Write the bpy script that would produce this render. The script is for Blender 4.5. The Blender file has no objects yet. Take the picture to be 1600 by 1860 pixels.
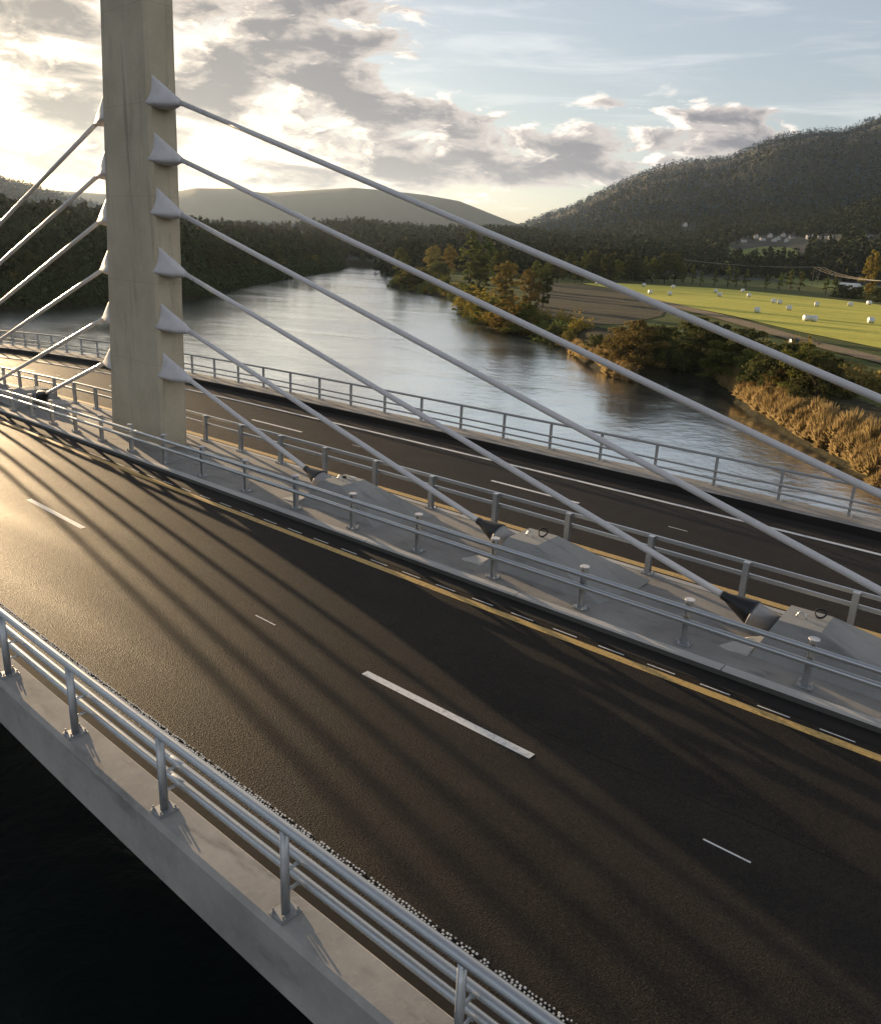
import bpy, math, random
import numpy as np
from mathutils import Vector, Matrix

random.seed(7)
RNG = np.random.default_rng(7)
SC = bpy.context.scene
COL = SC.collection
rad = math.radians

# ------------------------------------------------------------------ camera
CAM = np.array([0.0, 0.0, 6.24])
FWD = np.array([-0.60998818, 0.72877587, -0.31112723])
RIGHT = np.array([0.75669332, 0.65226741, 0.04429947])
UP = np.array([-0.23522254, 0.20840574, 0.94933524])
FPX, CX, CY = 1476.83, 800.0, 930.0            # in pixels of the 1600 x 1860 photograph

cam_data = bpy.data.cameras.new('camera')
cam = bpy.data.objects.new('camera', cam_data)
COL.objects.link(cam)
cam_data.sensor_fit = 'VERTICAL'
cam_data.sensor_height = 36.0
cam_data.lens = FPX / 1860.0 * 36.0
cam_data.clip_start = 0.1
cam_data.clip_end = 40000.0
cam.matrix_world = Matrix(((RIGHT[0], UP[0], -FWD[0], CAM[0]),
                           (RIGHT[1], UP[1], -FWD[1], CAM[1]),
                           (RIGHT[2], UP[2], -FWD[2], CAM[2]),
                           (0, 0, 0, 1)))
SC.camera = cam


def ray(px, py):
    d = FWD + RIGHT * (px - CX) / FPX - UP * (py - CY) / FPX
    return d / np.linalg.norm(d)


def on_level(px, py, z):
    d = ray(px, py)
    return CAM + d * (z - CAM[2]) / d[2]


def horizon(px):
    return 446.1 + 0.0471 * (px - 800.0)


def az_of(px):
    d = ray(px, horizon(px))
    return math.atan2(d[1], d[0])


def px_of_az(a):
    d = np.stack([np.cos(a), np.sin(a), np.zeros_like(a)], -1)
    z = np.maximum(d @ FWD, 0.08)
    return np.clip(CX + FPX * (d @ RIGHT) / z, -3500, 3500)


# ------------------------------------------------------------------ sun, sky, exposure
SUN_AZ = rad(166.0)
SUN_EL = rad(5.7)
SUN_DIR = np.array([math.cos(SUN_EL) * math.cos(SUN_AZ), math.cos(SUN_EL) * math.sin(SUN_AZ), math.sin(SUN_EL)])
sun_data = bpy.data.lights.new('sun', 'SUN')
sun_data.energy = 5.0
sun_data.angle = rad(0.45)
sun_data.color = (1.0, 0.72, 0.42)
sun = bpy.data.objects.new('sun', sun_data)
COL.objects.link(sun)
sun.rotation_euler = Vector(SUN_DIR).to_track_quat('Z', 'Y').to_euler()
sun.location = (-60, 20, 60)

SC.view_settings.view_transform = 'Standard'
SC.view_settings.look = 'None'
SC.view_settings.exposure = 1.2
SC.view_settings.gamma = 1.0
SKY_STRENGTH = 0.10


class NT:
    """small helper to write node trees"""
    def __init__(s, tree):
        s.t = tree
        s.n = tree.nodes
        s.l = tree.links

    def new(s, typ, **kw):
        n = s.n.new(typ)
        for k, v in kw.items():
            setattr(n, k, v)
        return n

    def put(s, sock, v):
        if v is None:
            return
        if isinstance(v, bpy.types.NodeSocket):
            s.l.new(v, sock)
        else:
            sock.default_value = v

    def math(s, op, a, b=None, c=None, clamp=False):
        n = s.new('ShaderNodeMath', operation=op, use_clamp=clamp)
        s.put(n.inputs[0], a)
        s.put(n.inputs[1], b)
        if c is not None:
            s.put(n.inputs[2], c)
        return n.outputs[0]

    def vec(s, op, a, b=None):
        n = s.new('ShaderNodeVectorMath', operation=op)
        s.put(n.inputs[0], a)
        if b is not None:
            s.put(n.inputs[1], b)
        return n.outputs['Value'] if op in ('DOT_PRODUCT', 'LENGTH', 'DISTANCE') else n.outputs[0]

    def noise(s, vec, scale, detail=4.0, rough=0.55, dist=0.0, dim='3D'):
        n = s.new('ShaderNodeTexNoise', noise_dimensions=dim)
        if vec is not None:
            s.l.new(vec, n.inputs['Vector'])
        n.inputs['Scale'].default_value = scale
        n.inputs['Detail'].default_value = detail
        n.inputs['Roughness'].default_value = rough
        n.inputs['Distortion'].default_value = dist
        return n.outputs['Fac']

    def ramp(s, fac, stops):
        n = s.new('ShaderNodeValToRGB')
        e = n.color_ramp.elements
        while len(e) < len(stops):
            e.new(0.5)
        for el, (p, c) in zip(e, stops):
            el.position = p
            el.color = (c[0], c[1], c[2], 1.0) if not isinstance(c, (int, float)) else (c, c, c, 1.0)
        s.put(n.inputs[0], fac)
        return n.outputs[0]

    def mix(s, fac, a, b, blend='MIX'):
        n = s.new('ShaderNodeMix', data_type='RGBA', blend_type=blend)
        n.clamp_factor = True
        s.put(n.inputs[0], fac)
        for i, v in ((6, a), (7, b)):
            if isinstance(v, (tuple, list)):
                v = (v[0], v[1], v[2], 1.0)
            s.put(n.inputs[i], v)
        return n.outputs[2]

    def smooth(s, x, lo, hi):
        n = s.new('ShaderNodeMapRange', interpolation_type='SMOOTHSTEP')
        s.put(n.inputs[0], x)
        n.inputs[1].default_value = lo
        n.inputs[2].default_value = hi
        return n.outputs[0]

    def xyz(s, x, y, z):
        n = s.new('ShaderNodeCombineXYZ')
        s.put(n.inputs[0], x)
        s.put(n.inputs[1], y)
        s.put(n.inputs[2], z)
        return n.outputs[0]


def dir_uv(px, py):
    """photo pixel -> (degrees to the right of the sun's azimuth, elevation in degrees)"""
    d = ray(px, py)
    u = -math.degrees(math.atan2(d[1], d[0]) - SUN_AZ)
    return u, math.degrees(math.asin(d[2]))


# cloud banks: (x, y, half width, half height, tilt, amount) measured on the photograph's sky, kept as directions
CLOUDS = [
    (-150, 60, 130, 40, 0.0, 0.6), (40, 10, 125, 32, 0.0, 1.0), (125, 180, 62, 55, -0.5, 1.0), (60, 275, 190, 26, 0.0, 0.8),
    (350, 15, 90, 22, -0.1, 0.8), (520, 40, 110, 40, -0.35, 1.0), (430, 130, 150, 45, -0.45, 1.2), (590, 95, 85, 60, -0.3, 1.0), (650, 185, 130, 34, 0.12, 1.2),
    (600, 20, 110, 22, 0.0, 0.55), (640, 30, 90, 20, 0.1, 0.4),
    (700, 255, 150, 32, 0.0, 0.7), (850, 265, 120, 35, 0.05, 0.85), (760, 315, 230, 26, 0.0, 1.0), (1000, 290, 170, 38, 0.0, 0.95), (480, 265, 150, 16, 0.0, 0.6),
    (1200, 262, 140, 26, 0.0, 0.7), (1310, 240, 75, 34, 0.15, 0.95), (1190, 203, 95, 10, 0.08, 0.5), (1130, 320, 140, 20, 0, 0.7), (440, 320, 170, 10, 0.0, 0.55),
    (2050, 150, 160, 30, 0.0, 0.7), (2300, 200, 260, 40, 0.0, 0.8), (-700, 260, 260, 26, 0.0, 0.8), (-500, -150, 260, 60, -0.2, 0.8),
    (350, -180, 300, 60, -0.3, 0.9), (900, -420, 420, 70, -0.1, 0.8), (1700, -500, 400, 80, 0.1, 0.8)]


def build_world():
    w = bpy.data.worlds.new('World')
    SC.world = w
    w.use_nodes = True
    nt = NT(w.node_tree)
    nt.n.clear()
    out = nt.new('ShaderNodeOutputWorld')
    bg = nt.new('ShaderNodeBackground')
    bg.inputs['Strength'].default_value = SKY_STRENGTH
    sky = nt.new('ShaderNodeTexSky', sky_type='NISHITA')
    sky.sun_disc = False
    sky.sun_elevation = SUN_EL
    sky.sun_rotation = math.pi / 2 - SUN_AZ
    sky.air_density = 1.0
    sky.dust_density = 0.7
    sky.ozone_density = 2.0
    # node group: cloud density at a direction given as (u, v) in degrees
    g = bpy.data.node_groups.new('cloud_density', 'ShaderNodeTree')
    g.interface.new_socket('uv', in_out='INPUT', socket_type='NodeSocketVector')
    g.interface.new_socket('density', in_out='OUTPUT', socket_type='NodeSocketFloat')
    gt = NT(g)
    gi = gt.new('NodeGroupInput')
    go = gt.new('NodeGroupOutput')
    uv = gi.outputs[0]
    wob = gt.vec('MULTIPLY', uv, (0.16, 0.42, 1.0))
    n1 = gt.noise(wob, 1.65, 9.0, 0.6, 0.35)
    total = None
    deg = math.degrees(1.0 / FPX)
    for (px, py, sx, sy, tilt, amp) in CLOUDS:
        u0, v0 = dir_uv(px, py)
        m = gt.new('ShaderNodeMapping', vector_type='TEXTURE')
        gt.l.new(uv, m.inputs[0])
        m.inputs['Location'].default_value = (u0, v0, 0)
        m.inputs['Rotation'].default_value = (0, 0, -tilt)
        m.inputs['Scale'].default_value = (sx * deg * 1.25, sy * deg * 1.25, 1)
        d2 = gt.vec('DOT_PRODUCT', m.outputs[0], m.outputs[0])
        e = gt.math('EXPONENT', gt.math('MULTIPLY', d2, -0.9))
        e = gt.math('MULTIPLY', e, amp)
        total = e if total is None else gt.math('MAXIMUM', total, e)
    nn = gt.math('MULTIPLY', gt.math('SUBTRACT', n1, 0.5), 3.6)
    dens = gt.math('ADD', total, gt.math('MULTIPLY', nn, gt.math('ADD', 0.20, gt.math('MULTIPLY', total, 2.2), clamp=True)))
    gt.l.new(dens, go.inputs[0])

    tc = nt.new('ShaderNodeTexCoord')
    sep = nt.new('ShaderNodeSeparateXYZ')
    nt.l.new(tc.outputs['Generated'], sep.inputs[0])
    # rotate so that the sun's azimuth is at u = 0
    ca, sa = math.cos(SUN_AZ), math.sin(SUN_AZ)
    along = nt.math('ADD', nt.math('MULTIPLY', sep.outputs[0], ca), nt.math('MULTIPLY', sep.outputs[1], sa))
    across = nt.math('ADD', nt.math('MULTIPLY', sep.outputs[0], sa), nt.math('MULTIPLY', sep.outputs[1], -ca))
    u = nt.math('MULTIPLY', nt.math('ARCTAN2', across, along), 180 / math.pi)
    v = nt.math('MULTIPLY', nt.math('ARCSINE', sep.outputs[2]), 180 / math.pi)
    uvv = nt.xyz(u, v, 0.0)
    d0n = nt.new('ShaderNodeGroup')
    d0n.node_tree = g
    nt.l.new(uvv, d0n.inputs[0])
    # a step towards the sun for the lit rims
    to_sun = nt.vec('SUBTRACT', (0.0, math.degrees(SUN_EL) + 5.0, 0.0), uvv)
    nrm = nt.vec('NORMALIZE', to_sun)
    stp = nt.vec('MULTIPLY', nrm, (0.9, 0.75, 0.0))
    uv2 = nt.vec('ADD', uvv, stp)
    d1n = nt.new('ShaderNodeGroup')
    d1n.node_tree = g
    nt.l.new(uv2, d1n.inputs[0])
    d0, d1 = d0n.outputs[0], d1n.outputs[0]
    alpha = nt.smooth(d0, 0.18, 0.56)
    rim = nt.math('SUBTRACT', 1.0, nt.smooth(d1, 0.05, 0.75))
    thick = nt.smooth(d0, 0.4, 1.15)
    # angular distance from the sun
    cosg = nt.vec('DOT_PRODUCT', tc.outputs['Generated'], tuple(SUN_DIR))
    ang = nt.math('MULTIPLY', nt.math('ARCCOSINE', cosg), 180 / math.pi)
    glow = nt.math('EXPONENT', nt.math('MULTIPLY', nt.math('POWER', nt.math('DIVIDE', ang, 24.0), 2.0), -1.0))
    glow2 = nt.math('EXPONENT', nt.math('MULTIPLY', nt.math('DIVIDE', ang, 14.0), -1.0))
    K = 1.0 / SKY_STRENGTH
    # sky: Nishita plus the veil of bright thin haze around the sun
    veil = nt.mix(1.0, (1.0 * K, 0.86 * K, 0.58 * K), (0, 0, 0), 'MIX')
    base = nt.new('ShaderNodeMix', data_type='RGBA', blend_type='ADD')
    base.inputs[0].default_value = 1.0
    nt.l.new(sky.outputs[0], base.inputs[6])
    vm = nt.new('ShaderNodeVectorMath', operation='SCALE')
    vm.inputs[0].default_value = (1.0 * K, 0.73 * K, 0.40 * K)
    nt.l.new(nt.math('ADD', nt.math('MULTIPLY', glow, 0.10), nt.math('MULTIPLY', glow2, 0.25)), vm.inputs['Scale'])
    nt.l.new(vm.outputs[0], base.inputs[7])
    skyc = nt.mix(0.55, base.outputs[2], (0.232 * K, 0.234 * K, 0.262 * K))
    # thin cirrus streaks
    cu = nt.vec('MULTIPLY', uvv, (0.05, 0.42, 1.0))
    cir = nt.noise(cu, 1.6, 6.0, 0.6, 0.6)
    cirm = nt.math('MULTIPLY', nt.smooth(cir, 0.46, 0.72), nt.smooth(v, 4.0, 9.0))
    skyc = nt.mix(nt.math('MULTIPLY', cirm, 0.22), skyc, (0.62 * K, 0.60 * K, 0.58 * K))
    # clouds: grey body, bright rim towards the sun
    dark = nt.mix(glow, (0.098 * K, 0.100 * K, 0.120 * K), (0.105 * K, 0.094 * K, 0.090 * K))
    lit = nt.mix(glow, (0.66 * K, 0.58 * K, 0.51 * K), (0.80 * K, 0.66 * K, 0.48 * K))
    rimf = nt.math('MAXIMUM', rim, nt.math('MULTIPLY', nt.math('SUBTRACT', 1.0, thick), 0.34))
    ccol = nt.mix(rimf, dark, lit)
    fin = nt.mix(alpha, skyc, ccol)
    # added bright cloud bank opposite the sun, out of view, fills shaded upright faces
    anti_fill = nt.math('MULTIPLY', nt.smooth(nt.math('ABSOLUTE', u), 92.0, 135.0), nt.math('MULTIPLY', nt.smooth(v, 1.0, 6.0), nt.math('SUBTRACT', 1.0, nt.smooth(v, 22.0, 36.0))))
    bank = nt.noise(nt.vec('MULTIPLY', uvv, (0.05, 0.16, 1.0)), 1.2, 5, 0.6, 0.4)
    fin = nt.mix(nt.math('MULTIPLY', anti_fill, nt.math('ADD', 0.55, nt.math('MULTIPLY', bank, 0.7)), clamp=True), fin, (0.60 * K, 0.61 * K, 0.62 * K))
    # added dark cloud overhead, out of view, cuts ambient light on level surfaces
    over = nt.noise(nt.vec('MULTIPLY', tc.outputs['Generated'], (2.2, 2.2, 1.0)), 1.3, 5, 0.6, 0.3)
    cover = nt.math('MULTIPLY', nt.smooth(v, 30.0, 52.0), nt.math('ADD', 0.62, nt.math('MULTIPLY', over, 0.5)), clamp=True)
    fin = nt.mix(cover, fin, (0.060 * K, 0.068 * K, 0.085 * K))
    nt.l.new(fin, bg.inputs[0])
    nt.l.new(bg.outputs[0], out.inputs[0])


build_world()

SC.cycles.use_denoising = True
SC.cycles.max_bounces = 6
SC.cycles.diffuse_bounces = 3
SC.cycles.glossy_bounces = 3
SC.cycles.transparent_max_bounces = 6
SC.cycles.volume_bounces = 0
SC.cycles.caustics_reflective = False
SC.cycles.caustics_refractive = False
SC.cycles.sample_clamp_indirect = 4.0


# ------------------------------------------------------------------ materials
def mat(name):
    m = bpy.data.materials.new(name)
    m.use_nodes = True
    nt = NT(m.node_tree)
    b = next(n for n in nt.n if n.type == 'BSDF_PRINCIPLED')
    return m, nt, b


def bump(nt, b, h, strength, dist=0.02):
    n = nt.new('ShaderNodeBump')
    n.inputs['Strength'].default_value = strength
    n.inputs['Distance'].default_value = dist
    nt.l.new(h, n.inputs['Height'])
    nt.l.new(n.outputs[0], b.inputs['Normal'])


def pos(nt):
    return nt.new('ShaderNodeNewGeometry').outputs['Position']


def m_concrete(name, c1, c2, stain=0.5, rough=0.85, vertical=False, boards=0.0, bt=0.008):
    m, nt, b = mat(name)
    p = pos(nt)
    big = nt.noise(p, 0.7, 5, 0.6)
    fine = nt.noise(p, 9.0, 5, 0.65)
    st = nt.noise(nt.vec('MULTIPLY', p, (2.2, 2.2, 0.18) if vertical else (0.5, 2.4, 1.0)), 1.6, 5, 0.6, 0.3)
    c = nt.mix(nt.smooth(big, 0.3, 0.7), c1, c2)
    c = nt.mix(nt.math('MULTIPLY', nt.smooth(st, 0.52, 0.75), stain), c, tuple(x * 0.55 for x in c1))
    c = nt.mix(nt.math('MULTIPLY', nt.smooth(fine, 0.5, 0.8), 0.35), c, tuple(min(1, x * 1.25) for x in c2))
    spots = nt.new('ShaderNodeTexVoronoi')
    nt.l.new(p, spots.inputs['Vector'])
    spots.inputs['Scale'].default_value = 5.0
    sp = nt.math('LESS_THAN', spots.outputs['Distance'], nt.math('MULTIPLY', nt.smooth(fine, 0.45, 0.75), 0.16))
    c = nt.mix(nt.math('MULTIPLY', sp, 0.4), c, tuple(x * 0.45 for x in c1))
    if boards:
        sz = nt.new('ShaderNodeSeparateXYZ')
        nt.l.new(p, sz.inputs[0])
        fr = nt.math('FRACT', nt.math('DIVIDE', nt.math('ADD', sz.outputs[2], nt.math('MULTIPLY', fine, 0.006)), boards))
        ln = nt.math('MULTIPLY', nt.math('LESS_THAN', fr, bt / boards), 0.26)
        c = nt.mix(ln, c, tuple(x * 0.45 for x in c1))
    nt.l.new(c, b.inputs['Base Color'])
    b.inputs['Roughness'].default_value = rough
    b.inputs['Specular IOR Level'].default_value = 0.3
    bump(nt, b, fine, 0.25, 0.01)
    return m


def m_asphalt():
    m, nt, b = mat('asphalt')
    p = pos(nt)
    agg = nt.new('ShaderNodeTexVoronoi')
    nt.l.new(p, agg.inputs['Vector'])
    agg.inputs['Scale'].default_value = 62.0
    gr = nt.noise(p, 38.0, 4, 0.7)
    big = nt.noise(nt.vec('MULTIPLY', p, (0.10, 0.9, 1.0)), 1.0, 5, 0.6)
    blot = nt.noise(p, 1.3, 4, 0.6)
    sepc = nt.new('ShaderNodeSeparateColor')
    nt.l.new(agg.outputs['Color'], sepc.inputs[0])
    c = nt.mix(nt.smooth(big, 0.3, 0.7), (0.023, 0.0195, 0.0165), (0.034, 0.0288, 0.0238))
    c = nt.mix(nt.math('MULTIPLY', nt.smooth(blot, 0.45, 0.75), 0.5), c, (0.046, 0.0385, 0.030))
    c = nt.mix(nt.math('MULTIPLY', nt.smooth(sepc.outputs[0], 0.6, 1.0), 0.45), c, (0.075, 0.062, 0.047))
    c = nt.mix(nt.math('MULTIPLY', nt.smooth(sepc.outputs[1], 0.72, 1.0), 0.6), c, (0.007, 0.007, 0.007))
    # wheel tracks polished along the lanes, and the paver's seam between the two lanes
    sp = nt.new('ShaderNodeSeparateXYZ')
    nt.l.new(p, sp.inputs[0])
    xx = nt.math('ADD', sp.outputs[0], 15.0)
    across = nt.math('SUBTRACT', sp.outputs[1], nt.math('MULTIPLY', nt.math('MULTIPLY', xx, xx), 0.0025))
    wob = nt.math('MULTIPLY', nt.math('SUBTRACT', nt.noise(p, 0.25, 3, 0.5), 0.5), 0.5)
    across = nt.math('ADD', across, wob)
    tr = None
    for yt in (5.75, 7.3, 8.75, 10.35, 17.0, 18.3, 19.5, 20.5):
        d = nt.math('DIVIDE', nt.math('SUBTRACT', across, yt), 0.34)
        g = nt.math('EXPONENT', nt.math('MULTIPLY', nt.math('MULTIPLY', d, d), -1.0))
        tr = g if tr is None else nt.math('ADD', tr, g)
    tr = nt.math('MULTIPLY', tr, nt.smooth(big, 0.25, 0.6))
    c = nt.mix(nt.math('MULTIPLY', tr, 0.30), c, (0.011, 0.0098, 0.009))
    ds = nt.math('ABSOLUTE', nt.math('SUBTRACT', across, 8.32))
    seam = nt.math('MULTIPLY', nt.math('LESS_THAN', ds, 0.012), nt.smooth(blot, 0.4, 0.6))
    c = nt.mix(nt.math('MULTIPLY', seam, 0.6), c, (0.006, 0.006, 0.006))
    oil = nt.noise(nt.vec('MULTIPLY', p, (0.8, 1.6, 1.0)), 1.9, 3, 0.5)
    c = nt.mix(nt.math('MULTIPLY', nt.smooth(oil, 0.68, 0.78), 0.5), c, (0.008, 0.0075, 0.007))
    nt.l.new(c, b.inputs['Base Color'])
    rg = nt.ramp(gr, [(0.3, 0.52), (0.75, 0.74)])
    nt.l.new(nt.math('SUBTRACT', rg, nt.math('MULTIPLY', tr, 0.06)), b.inputs['Roughness'])
    b.inputs['Specular IOR Level'].default_value = 0.06
    h = nt.math('ADD', nt.math('MULTIPLY', agg.outputs['Distance'], 1.0), nt.math('MULTIPLY', gr, 0.7))
    bump(nt, b, h, 0.55, 0.012)
    return m


def m_paint(name, col, worn=0.35):
    m, nt, b = mat(name)
    p = pos(nt)
    n = nt.noise(p, 14.0, 5, 0.7)
    n2 = nt.noise(p, 2.0, 3, 0.6)
    f = nt.math('MULTIPLY', nt.smooth(nt.math('ADD', n, nt.math('MULTIPLY', n2, 0.35)), 0.66, 0.86), worn)
    nt.l.new(nt.mix(f, col, tuple(x * 0.3 for x in col)), b.inputs['Base Color'])
    b.inputs['Roughness'].default_value = 0.6
    bump(nt, b, n, 0.3, 0.006)
    return m


def m_metal(name, col, rough, metallic, var=0.25):
    m, nt, b = mat(name)
    p = pos(nt)
    n = nt.noise(p, 5.0, 5, 0.65)
    sp = nt.noise(p, 40.0, 3, 0.6)
    c = nt.mix(nt.math('MULTIPLY', nt.smooth(n, 0.4, 0.75), var), col, tuple(x * 0.6 for x in col))
    nt.l.new(c, b.inputs['Base Color'])
    b.inputs['Metallic'].default_value = metallic
    nt.l.new(nt.ramp(n, [(0.3, rough * 0.85), (0.7, min(1, rough * 1.25))]), b.inputs['Roughness'])
    bump(nt, b, sp, 0.08, 0.003)
    return m


def m_leaf(name, c1, c2, c3=None, transl=0.25):
    m, nt, b = mat(name)
    info = nt.new('ShaderNodeObjectInfo')
    p = pos(nt)
    n = nt.noise(p, 0.55, 3, 0.6)
    n2 = nt.noise(p, 3.5, 2, 0.6)
    c = nt.mix(nt.smooth(n, 0.35, 0.68), c1, c2)
    c = nt.mix(nt.math('MULTIPLY', nt.smooth(n2, 0.45, 0.75), 0.6), c, c3 or c2)
    h = nt.new('ShaderNodeHueSaturation')
    nt.l.new(c, h.inputs['Color'])
    nt.l.new(nt.math('ADD', 0.485, nt.math('MULTIPLY', info.outputs['Random'], 0.03)), h.inputs['Hue'])
    nt.l.new(nt.math('ADD', 0.75, nt.math('MULTIPLY', info.outputs['Random'], 0.5)), h.inputs['Value'])
    nt.l.new(h.outputs[0], b.inputs['Base Color'])
    b.inputs['Roughness'].default_value = 0.9
    b.inputs['Specular IOR Level'].default_value = 0.05
    if transl:
        tr = nt.new('ShaderNodeBsdfTranslucent')
        nt.l.new(h.outputs[0], tr.inputs['Color'])
        mx = nt.new('ShaderNodeMixShader')
        mx.inputs[0].default_value = transl
        out = next(n for n in nt.n if n.type == 'OUTPUT_MATERIAL')
        nt.l.new(b.outputs[0], mx.inputs[1])
        nt.l.new(tr.outputs[0], mx.inputs[2])
        nt.l.new(mx.outputs[0], out.inputs[0])
    return m


def m_plain(name, col, rough=0.7, var=0.3, scale=3.0, metallic=0.0):
    m, nt, b = mat(name)
    n = nt.noise(pos(nt), scale, 5, 0.6)
    nt.l.new(nt.mix(nt.math('MULTIPLY', nt.smooth(n, 0.35, 0.7), var), col, tuple(x * 0.5 for x in col)), b.inputs['Base Color'])
    b.inputs['Roughness'].default_value = rough
    b.inputs['Metallic'].default_value = metallic
    bump(nt, b, n, 0.2, 0.01)
    return m


def m_ground(name, c1, c2, c3, s=0.12, rows=0.0):
    m, nt, b = mat(name)
    p = pos(nt)
    a = nt.noise(p, s, 6, 0.62)
    d = nt.noise(p, s * 9, 5, 0.65)
    e = nt.noise(p, 2.2, 4, 0.7)
    c = nt.mix(nt.smooth(a, 0.36, 0.64), c1, c2)
    c = nt.mix(nt.math('MULTIPLY', nt.smooth(d, 0.45, 0.7), 0.65), c, c3)
    c = nt.mix(nt.math('MULTIPLY', nt.smooth(e, 0.45, 0.75), 0.5), c, tuple(x * 0.5 for x in c1))
    if rows:
        mp = nt.new('ShaderNodeMapping')
        nt.l.new(p, mp.inputs[0])
        mp.inputs['Rotation'].default_value = (0, 0, 0.9)
        mp.inputs['Scale'].default_value = (0.012, 0.30, 0.0)
        rw = nt.noise(mp.outputs[0], 1.0, 3, 0.6)
        c = nt.mix(nt.math('MULTIPLY', nt.smooth(rw, 0.42, 0.62), rows), c, tuple(x * 0.62 for x in c2))
    nt.l.new(c, b.inputs['Base Color'])
    b.inputs['Roughness'].default_value = 0.95
    b.inputs['Specular IOR Level'].default_value = 0.1
    bump(nt, b, nt.math('ADD', d, nt.math('MULTIPLY', e, 0.5)), 0.8, 0.25)
    return m


def m_water():
    m, nt, b = mat('river_water')
    p = pos(nt)
    ps = nt.vec('MULTIPLY', p, (1.0, 1.0, 0.0))
    w1 = nt.noise(ps, 0.9, 4, 0.62, 0.6)
    w2 = nt.noise(ps, 0.16, 4, 0.6, 0.8)
    patch = nt.noise(nt.vec('MULTIPLY', p, (0.018, 0.03, 0.0)), 1.0, 5, 0.6, 0.7)
    h = nt.math('ADD', nt.math('MULTIPLY', w1, 0.35), nt.math('MULTIPLY', w2, 1.0))
    h = nt.math('MULTIPLY', h, nt.math('ADD', 0.25, nt.smooth(patch, 0.36, 0.66)))
    b.inputs['Base Color'].default_value = (0.008, 0.013, 0.012, 1)
    b.inputs['Roughness'].default_value = 0.25
    b.inputs['IOR'].default_value = 1.333
    bump(nt, b, h, 0.20, 0.8)
    nrm = b.inputs['Normal'].links[0].from_socket
    # a choppy river mirrors more of the sky at low angles than a flat one would
    lw = nt.new('ShaderNodeLayerWeight')
    lw.inputs['Blend'].default_value = 0.5
    nt.l.new(nrm, lw.inputs['Normal'])
    f = nt.math('MULTIPLY', nt.math('POWER', lw.outputs['Facing'], 1.5), 0.96, clamp=True)
    gl = nt.new('ShaderNodeBsdfGlossy')
    gl.inputs['Color'].default_value = (0.97, 1.0, 1.0, 1)
    nt.l.new(nt.ramp(patch, [(0.35, 0.13), (0.7, 0.24)]), gl.inputs['Roughness'])
    nt.l.new(nrm, gl.inputs['Normal'])
    mx = nt.new('ShaderNodeMixShader')
    nt.l.new(f, mx.inputs[0])
    nt.l.new(b.outputs[0], mx.inputs[1])
    nt.l.new(gl.outputs[0], mx.inputs[2])
    out = next(n for n in nt.n if n.type == 'OUTPUT_MATERIAL')
    nt.l.new(mx.outputs[0], out.inputs[0])
    return m


M = {}
M['concrete'] = m_concrete('concrete', (0.29, 0.28, 0.262), (0.44, 0.42, 0.39), 0.75)
M['fascia'] = m_concrete('fascia_concrete', (0.25, 0.26, 0.27), (0.36, 0.365, 0.37), 0.75)
M['tower'] = m_concrete('tower_concrete', (0.44, 0.385, 0.285), (0.55, 0.485, 0.365), 0.7, vertical=True, boards=2.4, bt=0.022)
M['median'] = m_concrete('median_concrete', (0.22, 0.212, 0.20), (0.32, 0.308, 0.285), 0.75)
M['kerb'] = m_concrete('kerb_stone', (0.42, 0.41, 0.39), (0.52, 0.51, 0.48), 0.3)
M['block'] = m_concrete('block_concrete', (0.25, 0.255, 0.245), (0.33, 0.33, 0.315), 0.7)
M['asphalt'] = m_asphalt()
M['gutter'] = m_concrete('gutter_asphalt_and_shade', (0.012, 0.011, 0.010), (0.018, 0.016, 0.014), 0.4)  # dark gutter tone, reused to paint shade on the far kerb face
M['kerb_face'] = m_concrete('kerb_painted_shade', (0.075, 0.072, 0.066), (0.10, 0.096, 0.088), 0.5)  # shade of the upright kerb faces is put into this darker colour
M['white_paint'] = m_paint('white_road_paint', (0.74, 0.73, 0.70), 0.5)
M['yellow_paint'] = m_paint('yellow_road_paint', (0.58, 0.38, 0.12), 0.6)
M['steel'] = m_metal('galvanised_steel', (0.52, 0.545, 0.56), 0.36, 0.85)
M['pale_steel'] = m_metal('pale_galvanised', (0.36, 0.375, 0.38), 0.5, 0.4)
M['post_steel'] = m_metal('post_steel', (0.40, 0.42, 0.44), 0.45, 0.75)
M['cable'] = m_metal('cable_sheath', (0.62, 0.61, 0.61), 0.28, 0.0, 0.2)
M['socket'] = m_plain('socket_paint', (0.62, 0.61, 0.62), 0.55, 0.2, 4.0)
M['rubber'] = m_plain('black_rubber', (0.012, 0.012, 0.013), 0.45, 0.3, 8.0)
M['pipe'] = m_metal('grey_pipe', (0.28, 0.28, 0.29), 0.5, 0.4)
M['water'] = m_water()
M['earth'] = m_ground('bank_earth', (0.035, 0.034, 0.020), (0.050, 0.045, 0.026), (0.075, 0.062, 0.032))
M['field'] = m_ground('stubble_field', (0.56, 0.54, 0.10), (0.62, 0.57, 0.12), (0.58, 0.56, 0.11), 0.05, rows=0.55)
M['meadow'] = m_ground('rough_meadow', (0.055, 0.085, 0.022), (0.10, 0.115, 0.035), (0.16, 0.13, 0.06), 0.2)
M['dark_field'] = m_ground('dark_field', (0.085, 0.075, 0.050), (0.115, 0.10, 0.065), (0.07, 0.068, 0.040), 0.1, rows=0.7)
M['track'] = m_ground('track_soil', (0.24, 0.19, 0.125), (0.29, 0.23, 0.155), (0.18, 0.15, 0.09), 0.3)
M['lane_green'] = m_ground('far_pasture', (0.17, 0.21, 0.06), (0.22, 0.25, 0.07), (0.19, 0.21, 0.08), 0.03)
M['conifer'] = m_leaf('conifer_needles', (0.041, 0.057, 0.024), (0.061, 0.076, 0.030), (0.081, 0.089, 0.035), 0.2)
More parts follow.
